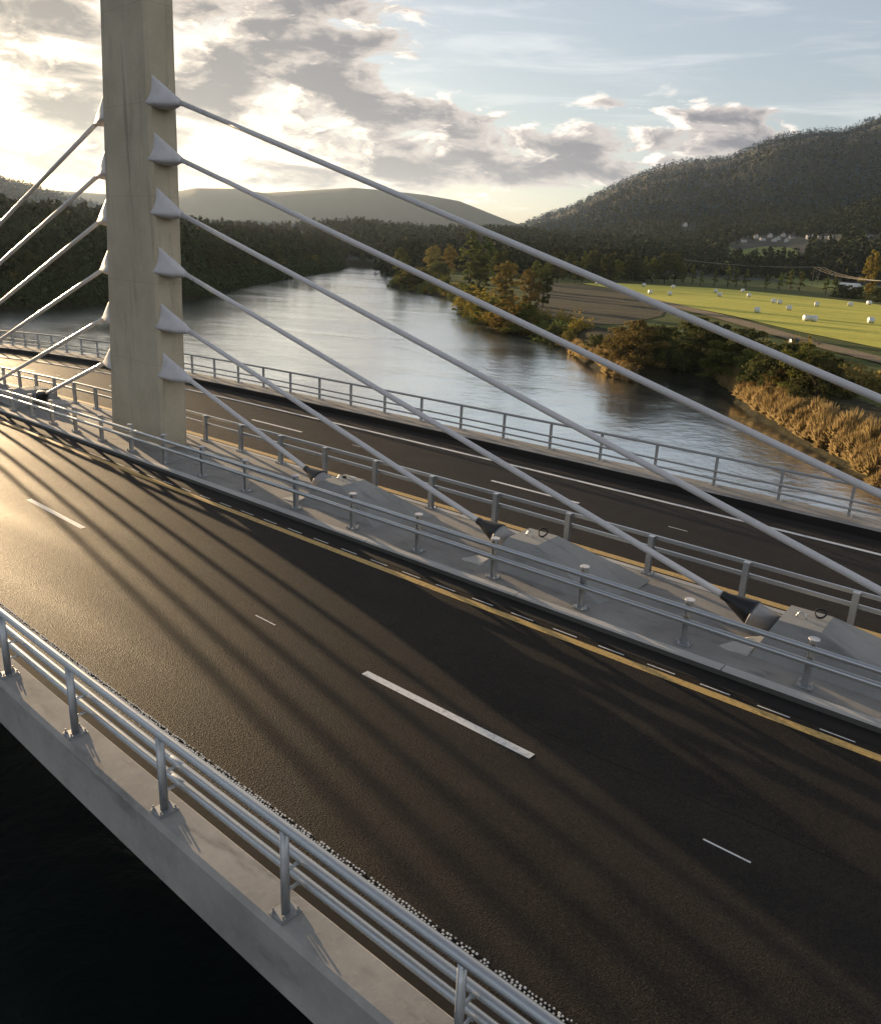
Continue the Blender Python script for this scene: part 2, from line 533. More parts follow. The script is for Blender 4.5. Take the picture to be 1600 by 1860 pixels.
M['leaf'] = m_leaf('broad_leaves', (0.114, 0.138, 0.036), (0.174, 0.186, 0.050), (0.222, 0.216, 0.066), 0.42)
M['leaf_dark'] = m_leaf('dark_leaves', (0.066, 0.074, 0.028), (0.098, 0.104, 0.038), (0.125, 0.118, 0.048), 0.42)
M['leaf_gold'] = m_leaf('golden_leaves', (0.240, 0.188, 0.042), (0.330, 0.247, 0.057), (0.195, 0.188, 0.045), 0.42)
M['leaf_bronze'] = m_leaf('bronze_leaves', (0.154, 0.126, 0.044), (0.235, 0.174, 0.058), (0.204, 0.194, 0.061), 0.42)
M['reed'] = m_leaf('dry_reed', (0.38, 0.285, 0.13), (0.50, 0.385, 0.19), (0.30, 0.235, 0.10), 0.42)
M['bark'] = m_plain('bark', (0.06, 0.048, 0.036), 0.9, 0.4, 6.0)
M['wood'] = m_plain('forest_mass_green', (0.020, 0.026, 0.014), 0.9, 0.5, 0.02)
M['bale'] = m_plain('white_bale_wrap', (0.60, 0.62, 0.62), 0.4, 0.15, 2.0)
M['bale_dark'] = m_plain('dark_bale_wrap', (0.02, 0.021, 0.022), 0.4, 0.3, 2.0)
M['house'] = m_plain('white_boards', (0.52, 0.51, 0.49), 0.7, 0.1, 1.0)
M['roof'] = m_plain('dark_roof', (0.09, 0.08, 0.075), 0.8, 0.3, 1.0)
M['pane'] = m_plain('window_pane', (0.03, 0.035, 0.04), 0.2, 0.1, 1.0)
M['pole'] = m_plain('pole_wood', (0.12, 0.10, 0.075), 0.9, 0.3, 2.0)
M['wire'] = m_metal('bare_wire', (0.30, 0.28, 0.25), 0.6, 0.2)
M['rope'] = m_plain('black_rope', (0.02, 0.02, 0.02), 0.8, 0.2, 9.0)


# ------------------------------------------------------------------ mesh helpers
class MB:
    def __init__(s):
        s.v = []
        s.f = []

    def add(s, vs, fs):
        o = len(s.v)
        s.v += [tuple(map(float, p)) for p in vs]
        s.f += [tuple(i + o for i in f) for f in fs]

    def box(s, c, d, ax=None):
        """box with centre c, size d, optional 3x3 axes (rows)"""
        ax = np.eye(3) if ax is None else np.asarray(ax, float)
        c = np.asarray(c, float)
        vs = []
        for i in (-1, 1):
            for j in (-1, 1):
                for k in (-1, 1):
                    vs.append(c + ax[0] * d[0] / 2 * i + ax[1] * d[1] / 2 * j + ax[2] * d[2] / 2 * k)
        s.add(vs, [(0, 1, 3, 2), (4, 6, 7, 5), (0, 4, 5, 1), (2, 3, 7, 6), (0, 2, 6, 4), (1, 5, 7, 3)])

    def hexa(s, b, t):
        """b, t: four bottom and four top corners, counter-clockwise from above"""
        s.add(list(b) + list(t), [(3, 2, 1, 0), (4, 5, 6, 7)] + [(i, (i + 1) % 4, 4 + (i + 1) % 4, 4 + i) for i in range(4)])

    def rings(s, rings, cap=True, closed=True):
        n = len(rings[0])
        o = len(s.v)
        for r in rings:
            s.v += [tuple(map(float, p)) for p in r]
        for a in range(len(rings) - 1):
            for i in range(n if closed else n - 1):
                j = (i + 1) % n
                s.f.append((o + a * n + i, o + a * n + j, o + (a + 1) * n + j, o + (a + 1) * n + i))
        if cap:
            s.f.append(tuple(o + i for i in range(n))[::-1])
            e = o + (len(rings) - 1) * n
            s.f.append(tuple(e + i for i in range(n)))

    def tube(s, pts, r, seg=10, cap=True):
        pts = [np.asarray(p, float) for p in pts]
        rr = r if hasattr(r, '__len__') else [r] * len(pts)
        rings = []
        for i, p in enumerate(pts):
            t = pts[min(i + 1, len(pts) - 1)] - pts[max(i - 1, 0)]
            t = t / (np.linalg.norm(t) + 1e-12)
            ref = np.array([0, 0, 1.0]) if abs(t[2]) < 0.9 else np.array([1.0, 0, 0])
            a = np.cross(t, ref)
            a /= np.linalg.norm(a)
            b = np.cross(a, t)
            rings.append([p + (a * math.cos(q) - b * math.sin(q)) * rr[i] for q in [2 * math.pi * k / seg for k in range(seg)]])
        s.rings(rings, cap)

    def build(s, name, material, parent=None, smooth=False, local=False):
        me = bpy.data.meshes.new(name)
        v = np.array(s.v, float).reshape(-1, 3)
        if parent is not None and not local:
            org = np.array(parent.location)
            p = parent.parent
            while p is not None:
                org = org + np.array(p.location)
                p = p.parent
            v = v - org
        me.from_pydata(v.tolist(), [], s.f)
        me.materials.append(material)
        if smooth:
            me.polygons.foreach_set('use_smooth', [True] * len(me.polygons))
        me.update()
        o = bpy.data.objects.new(name, me)
        COL.objects.link(o)
        if parent is not None:
            o.parent = parent
        return o


def np_mesh(name, verts, faces, material, parent=None, mats=None, smooth=False):
    """numpy arrays to a mesh: faces (n, k)"""
    me = bpy.data.meshes.new(name)
    n, k = faces.shape
    me.vertices.add(len(verts))
    me.vertices.foreach_set('co', np.ascontiguousarray(verts, np.float32).ravel())
    me.loops.add(n * k)
    me.loops.foreach_set('vertex_index', np.ascontiguousarray(faces, np.int32).ravel())
    me.polygons.add(n)
    me.polygons.foreach_set('loop_start', np.arange(0, n * k, k, dtype=np.int32))
    me.materials.append(material)
    if smooth:
        me.polygons.foreach_set('use_smooth', [True] * n)
    me.update(calc_edges=True)
    o = bpy.data.objects.new(name, me)
    COL.objects.link(o)
    if parent is not None:
        o.parent = parent
    return o


def empty(name, loc=(0, 0, 0)):
    o = bpy.data.objects.new(name, None)
    o.empty_display_size = 0.3
    COL.objects.link(o)
    o.location = [float(c) for c in loc]
    return o


def tag(o, label=None, cat=None, group=None, kind=None):
    if label:
        o['label'] = label
    if cat:
        o['category'] = cat
    if group:
        o['group'] = group
    if kind:
        o['kind'] = kind
    return o


def copy_tree(o, parent=None):
    c = o.copy()
    COL.objects.link(c)
    c.parent = parent
    for ch in list(o.children):
        copy_tree(ch, c)
    return c


# ------------------------------------------------------------------ the bridge's own curve
def deck(X, Y, Z=0.0):
    """X along the bridge, Y across it, Z above the road -> world. The bridge bends and crests a little."""
    t = (Y - 13.0) / 10.0
    U = X + 15.0
    Uc = min(max(U, -45.0), 40.0)
    e = U - Uc
    if e < 0:
        e = -15.0 * (1.0 - math.exp(e / 15.0))
    Uy = min(max(U, -14.0), 40.0)
    yo = 5.7879e-2 * t * Uy + (2.4908e-3 - 0.241e-3 * t) * Uy * Uy
    yo += (U - Uy) * (5.7879e-2 * t + 2 * (2.4908e-3 - 0.241e-3 * t) * Uy)
    zo = (0.6456e-2 - 1.901e-2 * t) * Uc + (-1.265e-3 + 0.3464e-3 * t) * Uc * Uc
    zo += e * ((0.6456e-2 - 1.901e-2 * t) + 2 * (-1.265e-3 + 0.3464e-3 * t) * Uc)
    return np.array([X, Y + yo, Z + zo])


def heading(X, Y):
    a, b = deck(X - 0.2, Y), deck(X + 0.2, Y)
    return math.atan2(b[1] - a[1], b[0] - a[0])


X0, X1 = -190.0, 60.0
STATIONS = list(np.arange(X0, X1 + 0.1, 1.0))


def sweep(mb, prof, xs=None, closed=True):
    """sweep a cross-section [(Y, Z), ...] along the bridge"""
    rings = [[deck(x, y, z) for (y, z) in prof] for x in (xs or STATIONS)]
    mb.rings(rings, cap=closed, closed=closed)


ROAD_N = -0.12      # road levels below the near edge beam's top
ROAD_F = -0.40

# --- deck
deck_root = tag(empty('bridge_deck', deck(-24, 13.6, -1.0)), 'curved concrete bridge deck carrying two dark carriageways and a raised grey median over the river', 'bridge deck')
mb = MB()
sweep(mb, [(4.05, -0.62), (5.2, -0.95), (9.0, -1.7), (18.0, -1.9), (22.0, -1.3), (23.6, -1.0), (23.55, -0.46), (4.35, -0.2)])
mb.build('girder', M['fascia'], deck_root)
mb = MB()
sweep(mb, [(3.99, -0.05), (3.97, -0.70), (4.30, -0.70), (4.40, -0.26), (4.40, -0.012), (4.385, 0.0), (4.04, 0.0)])
o = mb.build('edge_beam', M['concrete'], deck_root)
o['label'] = 'near edge beam with a sunlit top and a shaded blue-grey side'
mb = MB()
sweep(mb, [(22.16, -0.50), (22.22, -0.19), (22.28, -0.17), (23.55, -0.254), (23.62, -0.30), (23.62, -0.9), (22.3, -0.9)])
o = mb.build('edge_beam', M['median'], deck_root)
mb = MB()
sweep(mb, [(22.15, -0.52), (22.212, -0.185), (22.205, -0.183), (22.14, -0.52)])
mb.build('kerb_face', M['gutter'], o)  # near-black face: its shade towards the road is painted in
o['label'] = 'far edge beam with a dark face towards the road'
mb = MB()
sweep(mb, [(11.98, -0.35), (11.98, -0.022), (13.6, -0.05), (14.94, -0.128), (14.94, -0.45)])
mb.build('median_slab', M['median'], deck_root)
for (y0, y1, zt, flip) in ((11.80, 11.97, -0.002, 1), (15.13, 14.95, -0.12, -1)):
    mb = MB()
    for k, x in enumerate(np.arange(-76.0, 24.0, 4.0)):
        sweep(mb, [(y0, zt - 0.035), (y0 + 0.02 * flip, zt), (y1, zt), (y1 + 0.006 * flip, zt - 0.035)][::flip], [x + 0.01] + [x + q for q in (0.8, 1.6, 2.4, 3.2)] + [x + 3.99])
    kb = mb.build('kerb', M['kerb'], deck_root)
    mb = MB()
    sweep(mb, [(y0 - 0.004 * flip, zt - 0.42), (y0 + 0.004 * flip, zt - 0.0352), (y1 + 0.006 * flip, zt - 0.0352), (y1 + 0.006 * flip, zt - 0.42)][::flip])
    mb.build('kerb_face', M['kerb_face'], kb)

# --- roads with their markings
road = MB()
sweep(road, [(4.41, ROAD_N), (6.0, ROAD_N), (8.0, ROAD_N), (10.0, ROAD_N), (11.79, ROAD_N)], closed=False)
road_near = tag(road.build('road', M['asphalt']), 'dark asphalt carriageway striped by cable shadows', 'road', kind='structure')
road = MB()
sweep(road, [(15.12, -0.27), (17.0, -0.30), (19.0, -0.34), (20.6, -0.37), (22.19, ROAD_F)], closed=False)
road_far = tag(road.build('road', M['asphalt']), 'dark asphalt carriageway beyond the median', 'road', kind='structure')


def strip(mb, xa, xb, ya, yb, z, step=1.0):
    n = max(1, int(round((xb - xa) / step)))
    xs = np.linspace(xa, xb, n + 1)
    mb.rings([[deck(x, ya, z), deck(x, yb, z)] for x in xs], cap=False, closed=False)


def far_z(y):
    return float(np.interp(y, [15.12, 17, 19, 20.6, 22.19], [-0.27, -0.30, -0.34, -0.37, ROAD_F]))


mb = MB()
for k in range(-9, 5):
    xa = -7.97 + 12.3 * k
    strip(mb, xa, xa + 3.1, 7.89, 8.02, ROAD_N + 0.004)
for k in range(-9, 5):
    xa = -10.75 + 8.2 * k
    if abs(((xa + 7.97) % 12.3) - 1.5) > 2.2:
        strip(mb, xa, xa + 0.55, 7.985, 8.012, ROAD_N + 0.004)
mb.build('lane_dashes', M['white_paint'], road_near)
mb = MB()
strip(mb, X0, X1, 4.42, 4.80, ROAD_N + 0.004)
strip(mb, X0, X1, 11.40, 11.785, ROAD_N + 0.004)  # dark kerb-side asphalt, its colour also holds the kerb's cast shadow
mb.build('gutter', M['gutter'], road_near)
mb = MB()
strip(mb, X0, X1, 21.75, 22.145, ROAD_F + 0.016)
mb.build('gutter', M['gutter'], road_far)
mb = MB()
strip(mb, X0, X1, 11.05, 11.22, ROAD_N + 0.004)
mb.build('yellow_line', M['yellow_paint'], road_near)
mb = MB()
for k in range(-60, 40):
    strip(mb, -6.81 + 0.9 * k, -6.33 + 0.9 * k, 11.292, 11.318, ROAD_N + 0.004)
mb.build('setting_out_dashes', M['white_paint'], road_near)
mb = MB()                                   # profiled edge line: rows of small raised studs
for k in range(-640, 190):
    x = -1.0 + 0.045 * k
    for r in range(5):
        if random.random() < 0.16:
            continue
        a, c = deck(x + 0.0225 * (r % 2) + random.uniform(-0.01, 0.01), 4.955 + 0.036 * r + random.uniform(-0.008, 0.008), ROAD_N + 0.004), random.uniform(0.008, 0.0145)
        mb.hexa([a + np.array(q) for q in ((-c, -c, 0), (c, -c, 0), (c, c, 0), (-c, c, 0))],
                [a + np.array(q) for q in ((-c * .6, -c * .6, 0.010), (c * .6, -c * .6, 0.010), (c * .6, c * .6, 0.010), (-c * .6, c * .6, 0.010))])
mb.build('profiled_edge_line', M['white_paint'], road_near)
mb = MB()
for k in range(-9, 6):
    xa = -13.85 + 11.4 * k
    strip(mb, xa, xa + 2.95, 18.74, 18.86, far_z(18.8) + 0.004)
for k in range(-9, 6):
    xa = -8.3 + 11.4 * k
    strip(mb, xa, xa + 0.5, 18.79, 18.82, far_z(18.8) + 0.004)
mb.build('lane_dashes', M['white_paint'], road_far)
mb = MB()
strip(mb, X0, X1, 15.54, 15.76, far_z(15.58) + 0.004)
mb.build('yellow_line', M['yellow_paint'], road_far)
mb = MB()
strip(mb, X0, X1, 20.83, 20.98, far_z(20.9) + 0.004)
mb.build('edge_line', M['white_paint'], road_far)


# ------------------------------------------------------------------ railings
def rail_along(mb, y, z, r, xa, xb, step=1.0, seg=10, flat=None):
    xs = np.arange(xa, xb + 0.01, step)
    mb.tube([deck(x, y, z) for x in xs], r, seg)


def place_post(proto, X, Y, Z, first, root):
    p = proto if first else copy_tree(proto, root)
    w = deck(X, Y, Z) - np.array(root.location)
    p.location = w
    p.rotation_euler = (0, 0, heading(X, Y))
    return p


def bolts(mb, pts, h=0.05, r=0.011):
    for (x, y, z) in pts:
        mb.tube([(x, y, z), (x, y, z + h)], r, 6)
        mb.tube([(x, y, z), (x, y, z + 0.018)], r * 1.9, 6)


# near outer railing
root = tag(empty('railing', deck(-8, 4.17, 0.0)), 'galvanised steel railing on the sunlit concrete edge beam nearest the camera', 'railing')
mb = MB()
rail_along(mb, 4.17, 1.0, 0.052, -60, 20, 1.0, 14)
mb.build('top_rail', M['steel'], root, smooth=True)
for z in (0.52, 0.28):
    mb = MB()
    rail_along(mb, 4.36, z, 0.048, -60, 20, 1.0, 14)
    for x in np.arange(-58.2, 20, 6.37):      # sleeve joints
        mb.tube([deck(x + q, 4.36, z) for q in (0, 0.03, 0.2, 0.23)], [0.047, 0.0515, 0.0515, 0.047], 14, cap=False)
    mb.build('rail', M['steel'], root, smooth=True)
pm = MB()
pm.rings([[(0.034 * math.cos(a), 0.05 * math.sin(a), z) for a in [2 * math.pi * k / 14 for k in range(14)]] for z in (0.02, 0.4, 0.965)])
post = pm.build('post', M['post_steel'], root, smooth=True, local=True)
pm = MB()
pm.box((0, 0, 0.011), (0.21, 0.24, 0.022))
bolts(pm, [(sx * 0.078, sy * 0.09, 0.022) for sx in (-1, 1) for sy in (-1, 1)], 0.055, 0.012)
pm.build('base_plate', M['post_steel'], post, local=True)
for z in (0.52, 0.28):
    pm = MB()
    pm.tube([(0, 0.03, z - 0.03), (0, 0.19, z - 0.03)], 0.018, 8)
    pm.box((0, 0.185, z - 0.036), (0.06, 0.07, 0.012))
    pm.build('rail_bracket', M['steel'], post, local=True)
for i, n in enumerate(range(-20, 13)):
    place_post(post, -11.3646 + 2.1237 * n, 4.17, 0.0, i == 0, root)

# far outer railing
root = tag(empty('railing', deck(-25, 23.26, -0.254)), 'thin grey railing between the far carriageway and the open river', 'railing')
for z, r in ((0.672, 0.042), (0.235, 0.031), (0.0, 0.031)):
    mb = MB()
    rail_along(mb, 23.26 if z > 0.5 else 23.15, z, r, -100, 20, 1.0, 10)
    mb.build('top_rail' if z > 0.5 else 'rail', M['pale_steel'], root, smooth=True)
pm = MB()
pm.box((0, 0, 0.47), (0.07, 0.085, 0.90))
post = pm.build('post', M['pale_steel'], root, local=True)
pm = MB()
pm.box((0, 0, 0.012), (0.27, 0.24, 0.024))
bolts(pm, [(sx * 0.1, sy * 0.09, 0.024) for sx in (-1, 1) for sy in (-1, 1)], 0.05, 0.012)
pm.build('base_plate', M['pale_steel'], post, local=True)
pm = MB()
for z in (0.489, 0.254):
    pm.box((0, -0.065, z), (0.05, 0.07, 0.03))
pm.build('rail_bracket', M['pale_steel'], post, local=True)
for i, n in enumerate(range(-26, 28)):
    place_post(post, -35.635 + 1.8998 * n, 23.26, -0.254, i == 0, root)

# median guardrail on the far side
root = tag(empty('guardrail', deck(-15, 14.95, -0.126)), 'guardrail with flat topped steel posts along the far side of the median', 'guardrail')
for z in (0.675, 0.42):
    mb = MB()
    sweep(mb, [(15.015, z - 0.035), (15.015, z + 0.035), (15.03, z + 0.042), (15.07, z + 0.042), (15.085, z + 0.03), (15.085, z - 0.03), (15.07, z - 0.042), (15.03, z - 0.042)], list(np.arange(-90, 20.1, 1.0)))
    mb.build('rail', M['steel'], root)
pm = MB()
pm.box((0, -0.052, 0.415), (0.115, 0.010, 0.83))
pm.box((0, 0.052, 0.415), (0.115, 0.010, 0.83))
pm.box((0, 0, 0.413), (0.010, 0.094, 0.82))
post = pm.build('post', M['steel'], root, local=True)
pm = MB()
pm.box((0, 0, 0.837), (0.125, 0.125, 0.012))
pm.build('post_cap', M['steel'], post, local=True)
pm = MB()
pm.box((0, 0, 0.012), (0.24, 0.24, 0.024))
bolts(pm, [(sx * 0.09, sy * 0.09, 0.024) for sx in (-1, 1) for sy in (-1, 1)], 0.045, 0.012)
pm.build('base_plate', M['post_steel'], post, local=True)
for i, n in enumerate(range(-28, 20)):
    place_post(post, -22.792 + 1.9838 * n, 14.95, -0.126, i == 0, root)

# median guardrail on the near side
root = tag(empty('guardrail', deck(-15, 12.216, -0.02)), 'twin tube guardrail with round white post caps on the near kerb of the median', 'guardrail')
for z in (0.70, 0.47):
    mb = MB()
    rail_along(mb, 12.07, z, 0.052, -90, 20, 1.0, 12)
    for x in np.arange(-88.2, 20, 5.994):
        mb.tube([deck(x + q, 12.07, z) for q in (0, 0.04, 0.28, 0.32)], [0.051, 0.057, 0.057, 0.051], 12, cap=False)
    mb.build('rail', M['steel'], root, smooth=True)
pm = MB()
pm.box((-0.045, 0, 0.40), (0.010, 0.10, 0.78))
pm.box((0.045, 0, 0.40), (0.010, 0.10, 0.78))
pm.box((0, 0, 0.40), (0.080, 0.010, 0.779))
post = pm.build('post', M['steel'], root, local=True)
pm = MB()
pm.tube([(0, 0, 0.79), (0, 0, 0.825), (0, 0, 0.84)], [0.05, 0.088, 0.085], 16)
pm.build('post_cap', M['socket'], post, local=True)
pm = MB()
pm.box((0, 0, 0.012), (0.25, 0.22, 0.024))
bolts(pm, [(sx * 0.095, sy * 0.08, 0.024) for sx in (-1, 1) for sy in (-1, 1)], 0.05, 0.014)
pm.build('base_plate', M['post_steel'], post, local=True)
pm = MB()
for z in (0.72, 0.49):
    pm.box((0, -0.10, z - 0.02), (0.05, 0.12, 0.045))
pm.build('rail_bracket', M['steel'], post, local=True)
for i, n in enumerate(range(-22, 26)):
    place_post(post, -32.811 + 1.9982 * n, 12.216, -0.021, i == 0, root)

# ------------------------------------------------------------------ pylon, cables, anchor blocks
YC = 13.55


def pyl_x(z):
    return -25.9 + 0.113 * z, -22.48 + 0.040 * z


pyl = tag(empty('bridge_pylon', deck(-24.2, 13.6, -0.05)), 'tall weathered concrete pylon standing on the median and cut by the top of the picture', 'pylon')
B0 = deck(-24.2, 13.6, 0.0)


def pyl_ring(z):
    a, b = pyl_x(z)
    ya, yb, c = 13.15, 14.05, 0.09
    pts = [(a + c, ya), (b - c, ya), (b, ya + c), (b, yb - c), (b - c, yb), (a + c, yb), (a, yb - c), (a, ya + c)]
    yo = deck(-24.2, 13.6)[1] - 13.6
    zo = B0[2]
    h = heading(-24.2, 13.6)
    return [np.array([x, y + yo + (x + 24.2) * math.tan(h), z + zo]) for x, y in pts]


mb = MB()
mb.rings([pyl_ring(z) for z in (-0.4, 0, 2, 4, 6, 8, 10, 12, 14, 17, 20)])
mb.build('shaft', M['tower'], pyl)
mb = MB()
zo = B0[2]
pr = [(-26.4, 12.4), (-22.0, 12.4), (-22.0, 14.8), (-26.4, 14.8)]
yo = deck(-24.2, 13.6)[1] - 13.6
mb.rings([[(x, y + yo, z) for x, y in pr] for z in (-10.5, zo - 1.6)])
mb.build('pier', M['tower'], pyl)

# cables: (z at the pylon, deck anchor X) on the camera's side (+1) and on the sun's side (-1)
NEAR_C = [(2.19, -15.45, -21.39), (3.64, -9.72, -21.34), (5.24, -4.22, -21.39), (6.85, 1.35, -21.43), (8.25, 6.95, -21.29), (9.67, 12.6, -21.22)]
FAR_C = [(2.19, -32.9, -26.77), (3.69, -38.7, -26.54), (5.24, -44.4, -26.41), (6.73, -50.1, -26.32), (8.08, -55.8, -26.18), (9.57, -61.5, -25.97)]


def wall_pt(x, z):
    h = heading(-24.2, 13.6)
    return np.array([x, YC + deck(-24.2, 13.6)[1] - 13.6 + (x + 24.2) * math.tan(h), z + B0[2]])


CABLE_LABEL = {
    (1, 0): 'lowest white stay cable right of the pylon, ending in the boot nearest its foot',
    (1, 1): 'white stay cable ending in the middle of the three black boots on the median',
    (1, 2): 'white stay cable ending in the big black boot on the nearest anchor block',
    (1, 3): 'third white stay cable from the top, passing over the far carriageway to the picture edge',
    (1, 4): 'second white stay cable from the top, crossing the river and its reed bank',
    (1, 5): 'topmost white stay cable, crossing the sky, the mountain foot and the bale field',
    (-1, 0): 'shortest sunlit stay cable behind the pylon, ending beside the guardrail caps',
    (-1, 1): 'second lowest sunlit stay cable left of the pylon, above the shortest one',
    (-1, 2): 'third lowest glinting stay cable left of the pylon, crossing the far river reach',
    (-1, 3): 'third stay cable from the top left of the pylon, glinting over the dark wood',
    (-1, 4): 'second stay cable from the top left of the pylon, passing the golden hill',
    (-1, 5): 'topmost stay cable left of the pylon, dark against the bright sky'}


FAR_EXIT = [(88, 714), (0, 690), (0, 618), (0, 550), (0, 478), (0, 407)]      # where the sun-side cables leave the photograph


def deck_inv(x, yw):
    y = yw
    for _ in range(12):
        y -= deck(x, y)[1] - yw
    return y


def anchor_pt(side, k, z, xa, xe):
    if side > 0:
        return deck(xa, YC, 0.33)
    T = deck(xe, YC, z)
    d = ray(*FAR_EXIT[k])
    E = CAM + d * 14.25 / d[1]
    if k == 0:
        return deck(xa, YC, 0.33)
    v = (E - T) / np.linalg.norm(E - T)
    t = 5.0
    for _ in range(60):
        P = T + v * t
        zd = deck(P[0], deck_inv(P[0], P[1]), 0.33)[2]
        t += (P[2] - zd) * 1.5
    return T + v * t


def make_cable(side, k, z, xa, xe):
    bx = pyl_x(z)[1] if side > 0 else pyl_x(z)[0]
    top = deck(xe, YC, z)
    bot = anchor_pt(side, k, z, xa, xe)
    d = bot - top
    L = np.linalg.norm(d)
    d /= L
    root = tag(empty('stay_cable', bot), CABLE_LABEL[(side, k)], 'stay cable', 'stay cables of the pylon')
    boot_len = 0.62
    mb = MB()
    pts = [top - d * 0.25 + (bot - d * boot_len * 0.8 - top + d * 0.25) * t for t in np.linspace(0, 1, 9)]
    mb.tube(pts, 0.066, 14)
    mb.build('cable', M['cable'], root, smooth=True)
    mb = MB()
    mb.tube([bot - d * boot_len, bot - d * (boot_len - 0.10), bot - d * (boot_len - 0.12), bot - d * 0.40, bot - d * 0.05, bot],
            [0.085, 0.085, 0.092, 0.13, 0.235, 0.245], 18)
    mb.build('boot', M['rubber'], root, smooth=True)
    # the white housing where the cable leaves the pylon: wide, tall foot on the wall narrowing to the cable
    h = MB()
    rings = []
    W0 = wall_pt(bx - side * 0.12, 0.0)
    W0[2] = top[2]
    for t in np.linspace(0, 1, 11):
        c = W0 + (top - W0) * t
        up_r = 0.78 * (1 - t) ** 1.05 + 0.095 * t ** 0.5
        dn_r = 0.10 + 0.05 * math.sin(math.pi * t)
        sd_r = 0.33 * (1 - t ** 1.5) + 0.095
        ring = []
        for q in range(24):
            a = 2 * math.pi * q / 24
            ca, sa = math.cos(a), math.sin(a)
            if sa >= 0:
                # pointed towards the top, the ridge kept to the outer side of the wall
                y = sd_r * (ca * (1 - sa * (1 - t) * 0.9)) - 0.30 * sa ** 1.5 * (1 - t)
                zz = up_r * sa ** 1.15
            else:
                y, zz = sd_r * ca, dn_r * sa
            ring.append(c + np.array([0, y, zz]))
        rings.append(ring)
    c = top + d * 0.10
    rings.append([c + (p - top) * 0.80 for p in rings[-1]])
    h.rings(rings)
    ho = h.build('cable_housing', M['socket'], pyl, smooth=True)
    return root


for k, (z, xa, xe) in enumerate(NEAR_C):
    make_cable(1, k, z, xa, xe)
for k, (z, xa, xe) in enumerate(FAR_C):
    make_cable(-1, k, z, xa, xe)

BLOCK_LABEL = {
    (1, 0): 'sloped concrete anchor block nearest the pylon foot with small debris on top',
    (1, 1): 'sloped concrete anchor block with a rope coil on it, between the two others',
    (1, 2): 'largest looking concrete anchor block with lifting loop, at the right end of the near guardrail',
    (1, 3): 'concrete anchor block on the median just beyond the right picture edge',
    (1, 4): 'concrete anchor block on the median, second beyond the right picture edge',
    (1, 5): 'concrete anchor block on the median, farthest beyond the right picture edge',
    (-1, 0): 'shaded concrete anchor block behind the pylon, holding the shortest sunlit cable',
    (-1, 1): 'shaded concrete anchor block at the left picture edge, behind the guardrail'}

# one block with its parts, in its own coordinates: the cable comes from -x
root = empty('anchor_block')
mb = MB()
b = [(0.26, -1.02, -0.06), (3.15, -1.0, -0.06), (3.15, 0.98, -0.06), (0.26, 0.98, -0.06)]
t = [(0.52, -0.42, 0.56), (1.22, -0.42, 0.56), (1.22, 0.40, 0.56), (0.52, 0.40, 0.56)]
mb.hexa(b, t)
mb.build('block', M['block'], root, local=True)
mb = MB()
ax = np.array([math.cos(0.27), 0, -math.sin(0.27)])
p0 = np.array([0.0, 0.0, 0.33])
mb.tube([p0 - ax * 0.03, p0 + ax * 0.03, p0 + ax * 0.035, p0 + ax * 0.75], [0.262, 0.262, 0.245, 0.245], 20)
mb.build('anchor_pipe', M['pipe'], root, smooth=True, local=True)
mb = MB()
mb.hexa([(-0.32, -1.05, -0.05), (0.27, -1.05, -0.05), (0.30, -0.30, -0.05), (-0.02, -0.30, -0.05)],
        [(-0.30, -1.05, 0.012), (0.25, -1.05, 0.055), (0.40, -0.30, 0.20), (0.02, -0.30, 0.012)])
mb.build('footing', M['kerb'], root, local=True)
mb = MB()
loop = [(0.80 + 0.085 * math.cos(a), -0.05, 0.55 + 0.12 * math.sin(a)) for a in np.linspace(0, math.pi, 9)]
mb.tube(loop, 0.013, 8)
mb.build('lifting_loop', M['steel'], root, smooth=True, local=True)
proto = root
n = 0
for side, arr in ((1, NEAR_C), (-1, FAR_C)):
    for k, (z, xa, xe) in enumerate(arr):
        if (side, k) not in BLOCK_LABEL:
            continue
        r = proto if n == 0 else copy_tree(proto)
        n += 1
        r.location = anchor_pt(side, k, z, xa, xe) + np.array([0, 0, -0.33 - 0.045])
        r.rotation_euler = (0, 0, heading(xa, YC) + (0 if side > 0 else math.pi))
        tag(r, BLOCK_LABEL[(side, k)], 'anchor block', 'anchor blocks on the median')


def on_block(xa, x, y, z):
    h = heading(xa, YC)
    o = deck(xa, YC, 0.0) + np.array([0, 0, -0.045])
    return o + np.array([x * math.cos(h) - y * math.sin(h), x * math.sin(h) + y * math.cos(h), z])


def coil(name, c, r, tilt, label):
    mb = MB()
    pts = []
    for a in np.linspace(0, 4 * math.pi, 40):
        rr = r * (1 + 0.04 * math.sin(3 * a))
        pts.append(np.asarray(c) + np.array([rr * math.cos(a), rr * math.sin(a) * math.cos(tilt), rr * math.sin(a) * math.sin(tilt) + 0.006 * a / 3]))
    mb.tube(pts, 0.012, 6)
    o = mb.build(name, M['rope'], smooth=True)
    return tag(o, label, 'rope coil', 'coils left on the anchor blocks')


coil('rope_coil', on_block(-4.22, 1.05, 0.18, 0.63), 0.09, 0.7, 'black rope coil leaning on top of the nearest anchor block')
coil('rope_coil', on_block(-9.72, 1.0, 0.15, 0.63), 0.10, 0.9, 'black rope coil standing on top of the middle anchor block')
mb = MB()
mb.box(on_block(-15.45, 1.0, 0.2, 0.60), (0.20, 0.07, 0.05))
tag(mb.build('white_bottle', M['socket']), 'small white bottle lying on the anchor block nearest the pylon', 'bottle')
mb = MB()
mb.tube([on_block(-15.45, 0.72, 0.1, 0.585), on_block(-15.45, 0.80, 0.16, 0.585)], 0.028, 8)
tag(mb.build('dark_tin', M['rubber']), 'small dark tin lying on the anchor block nearest the pylon', 'tin')

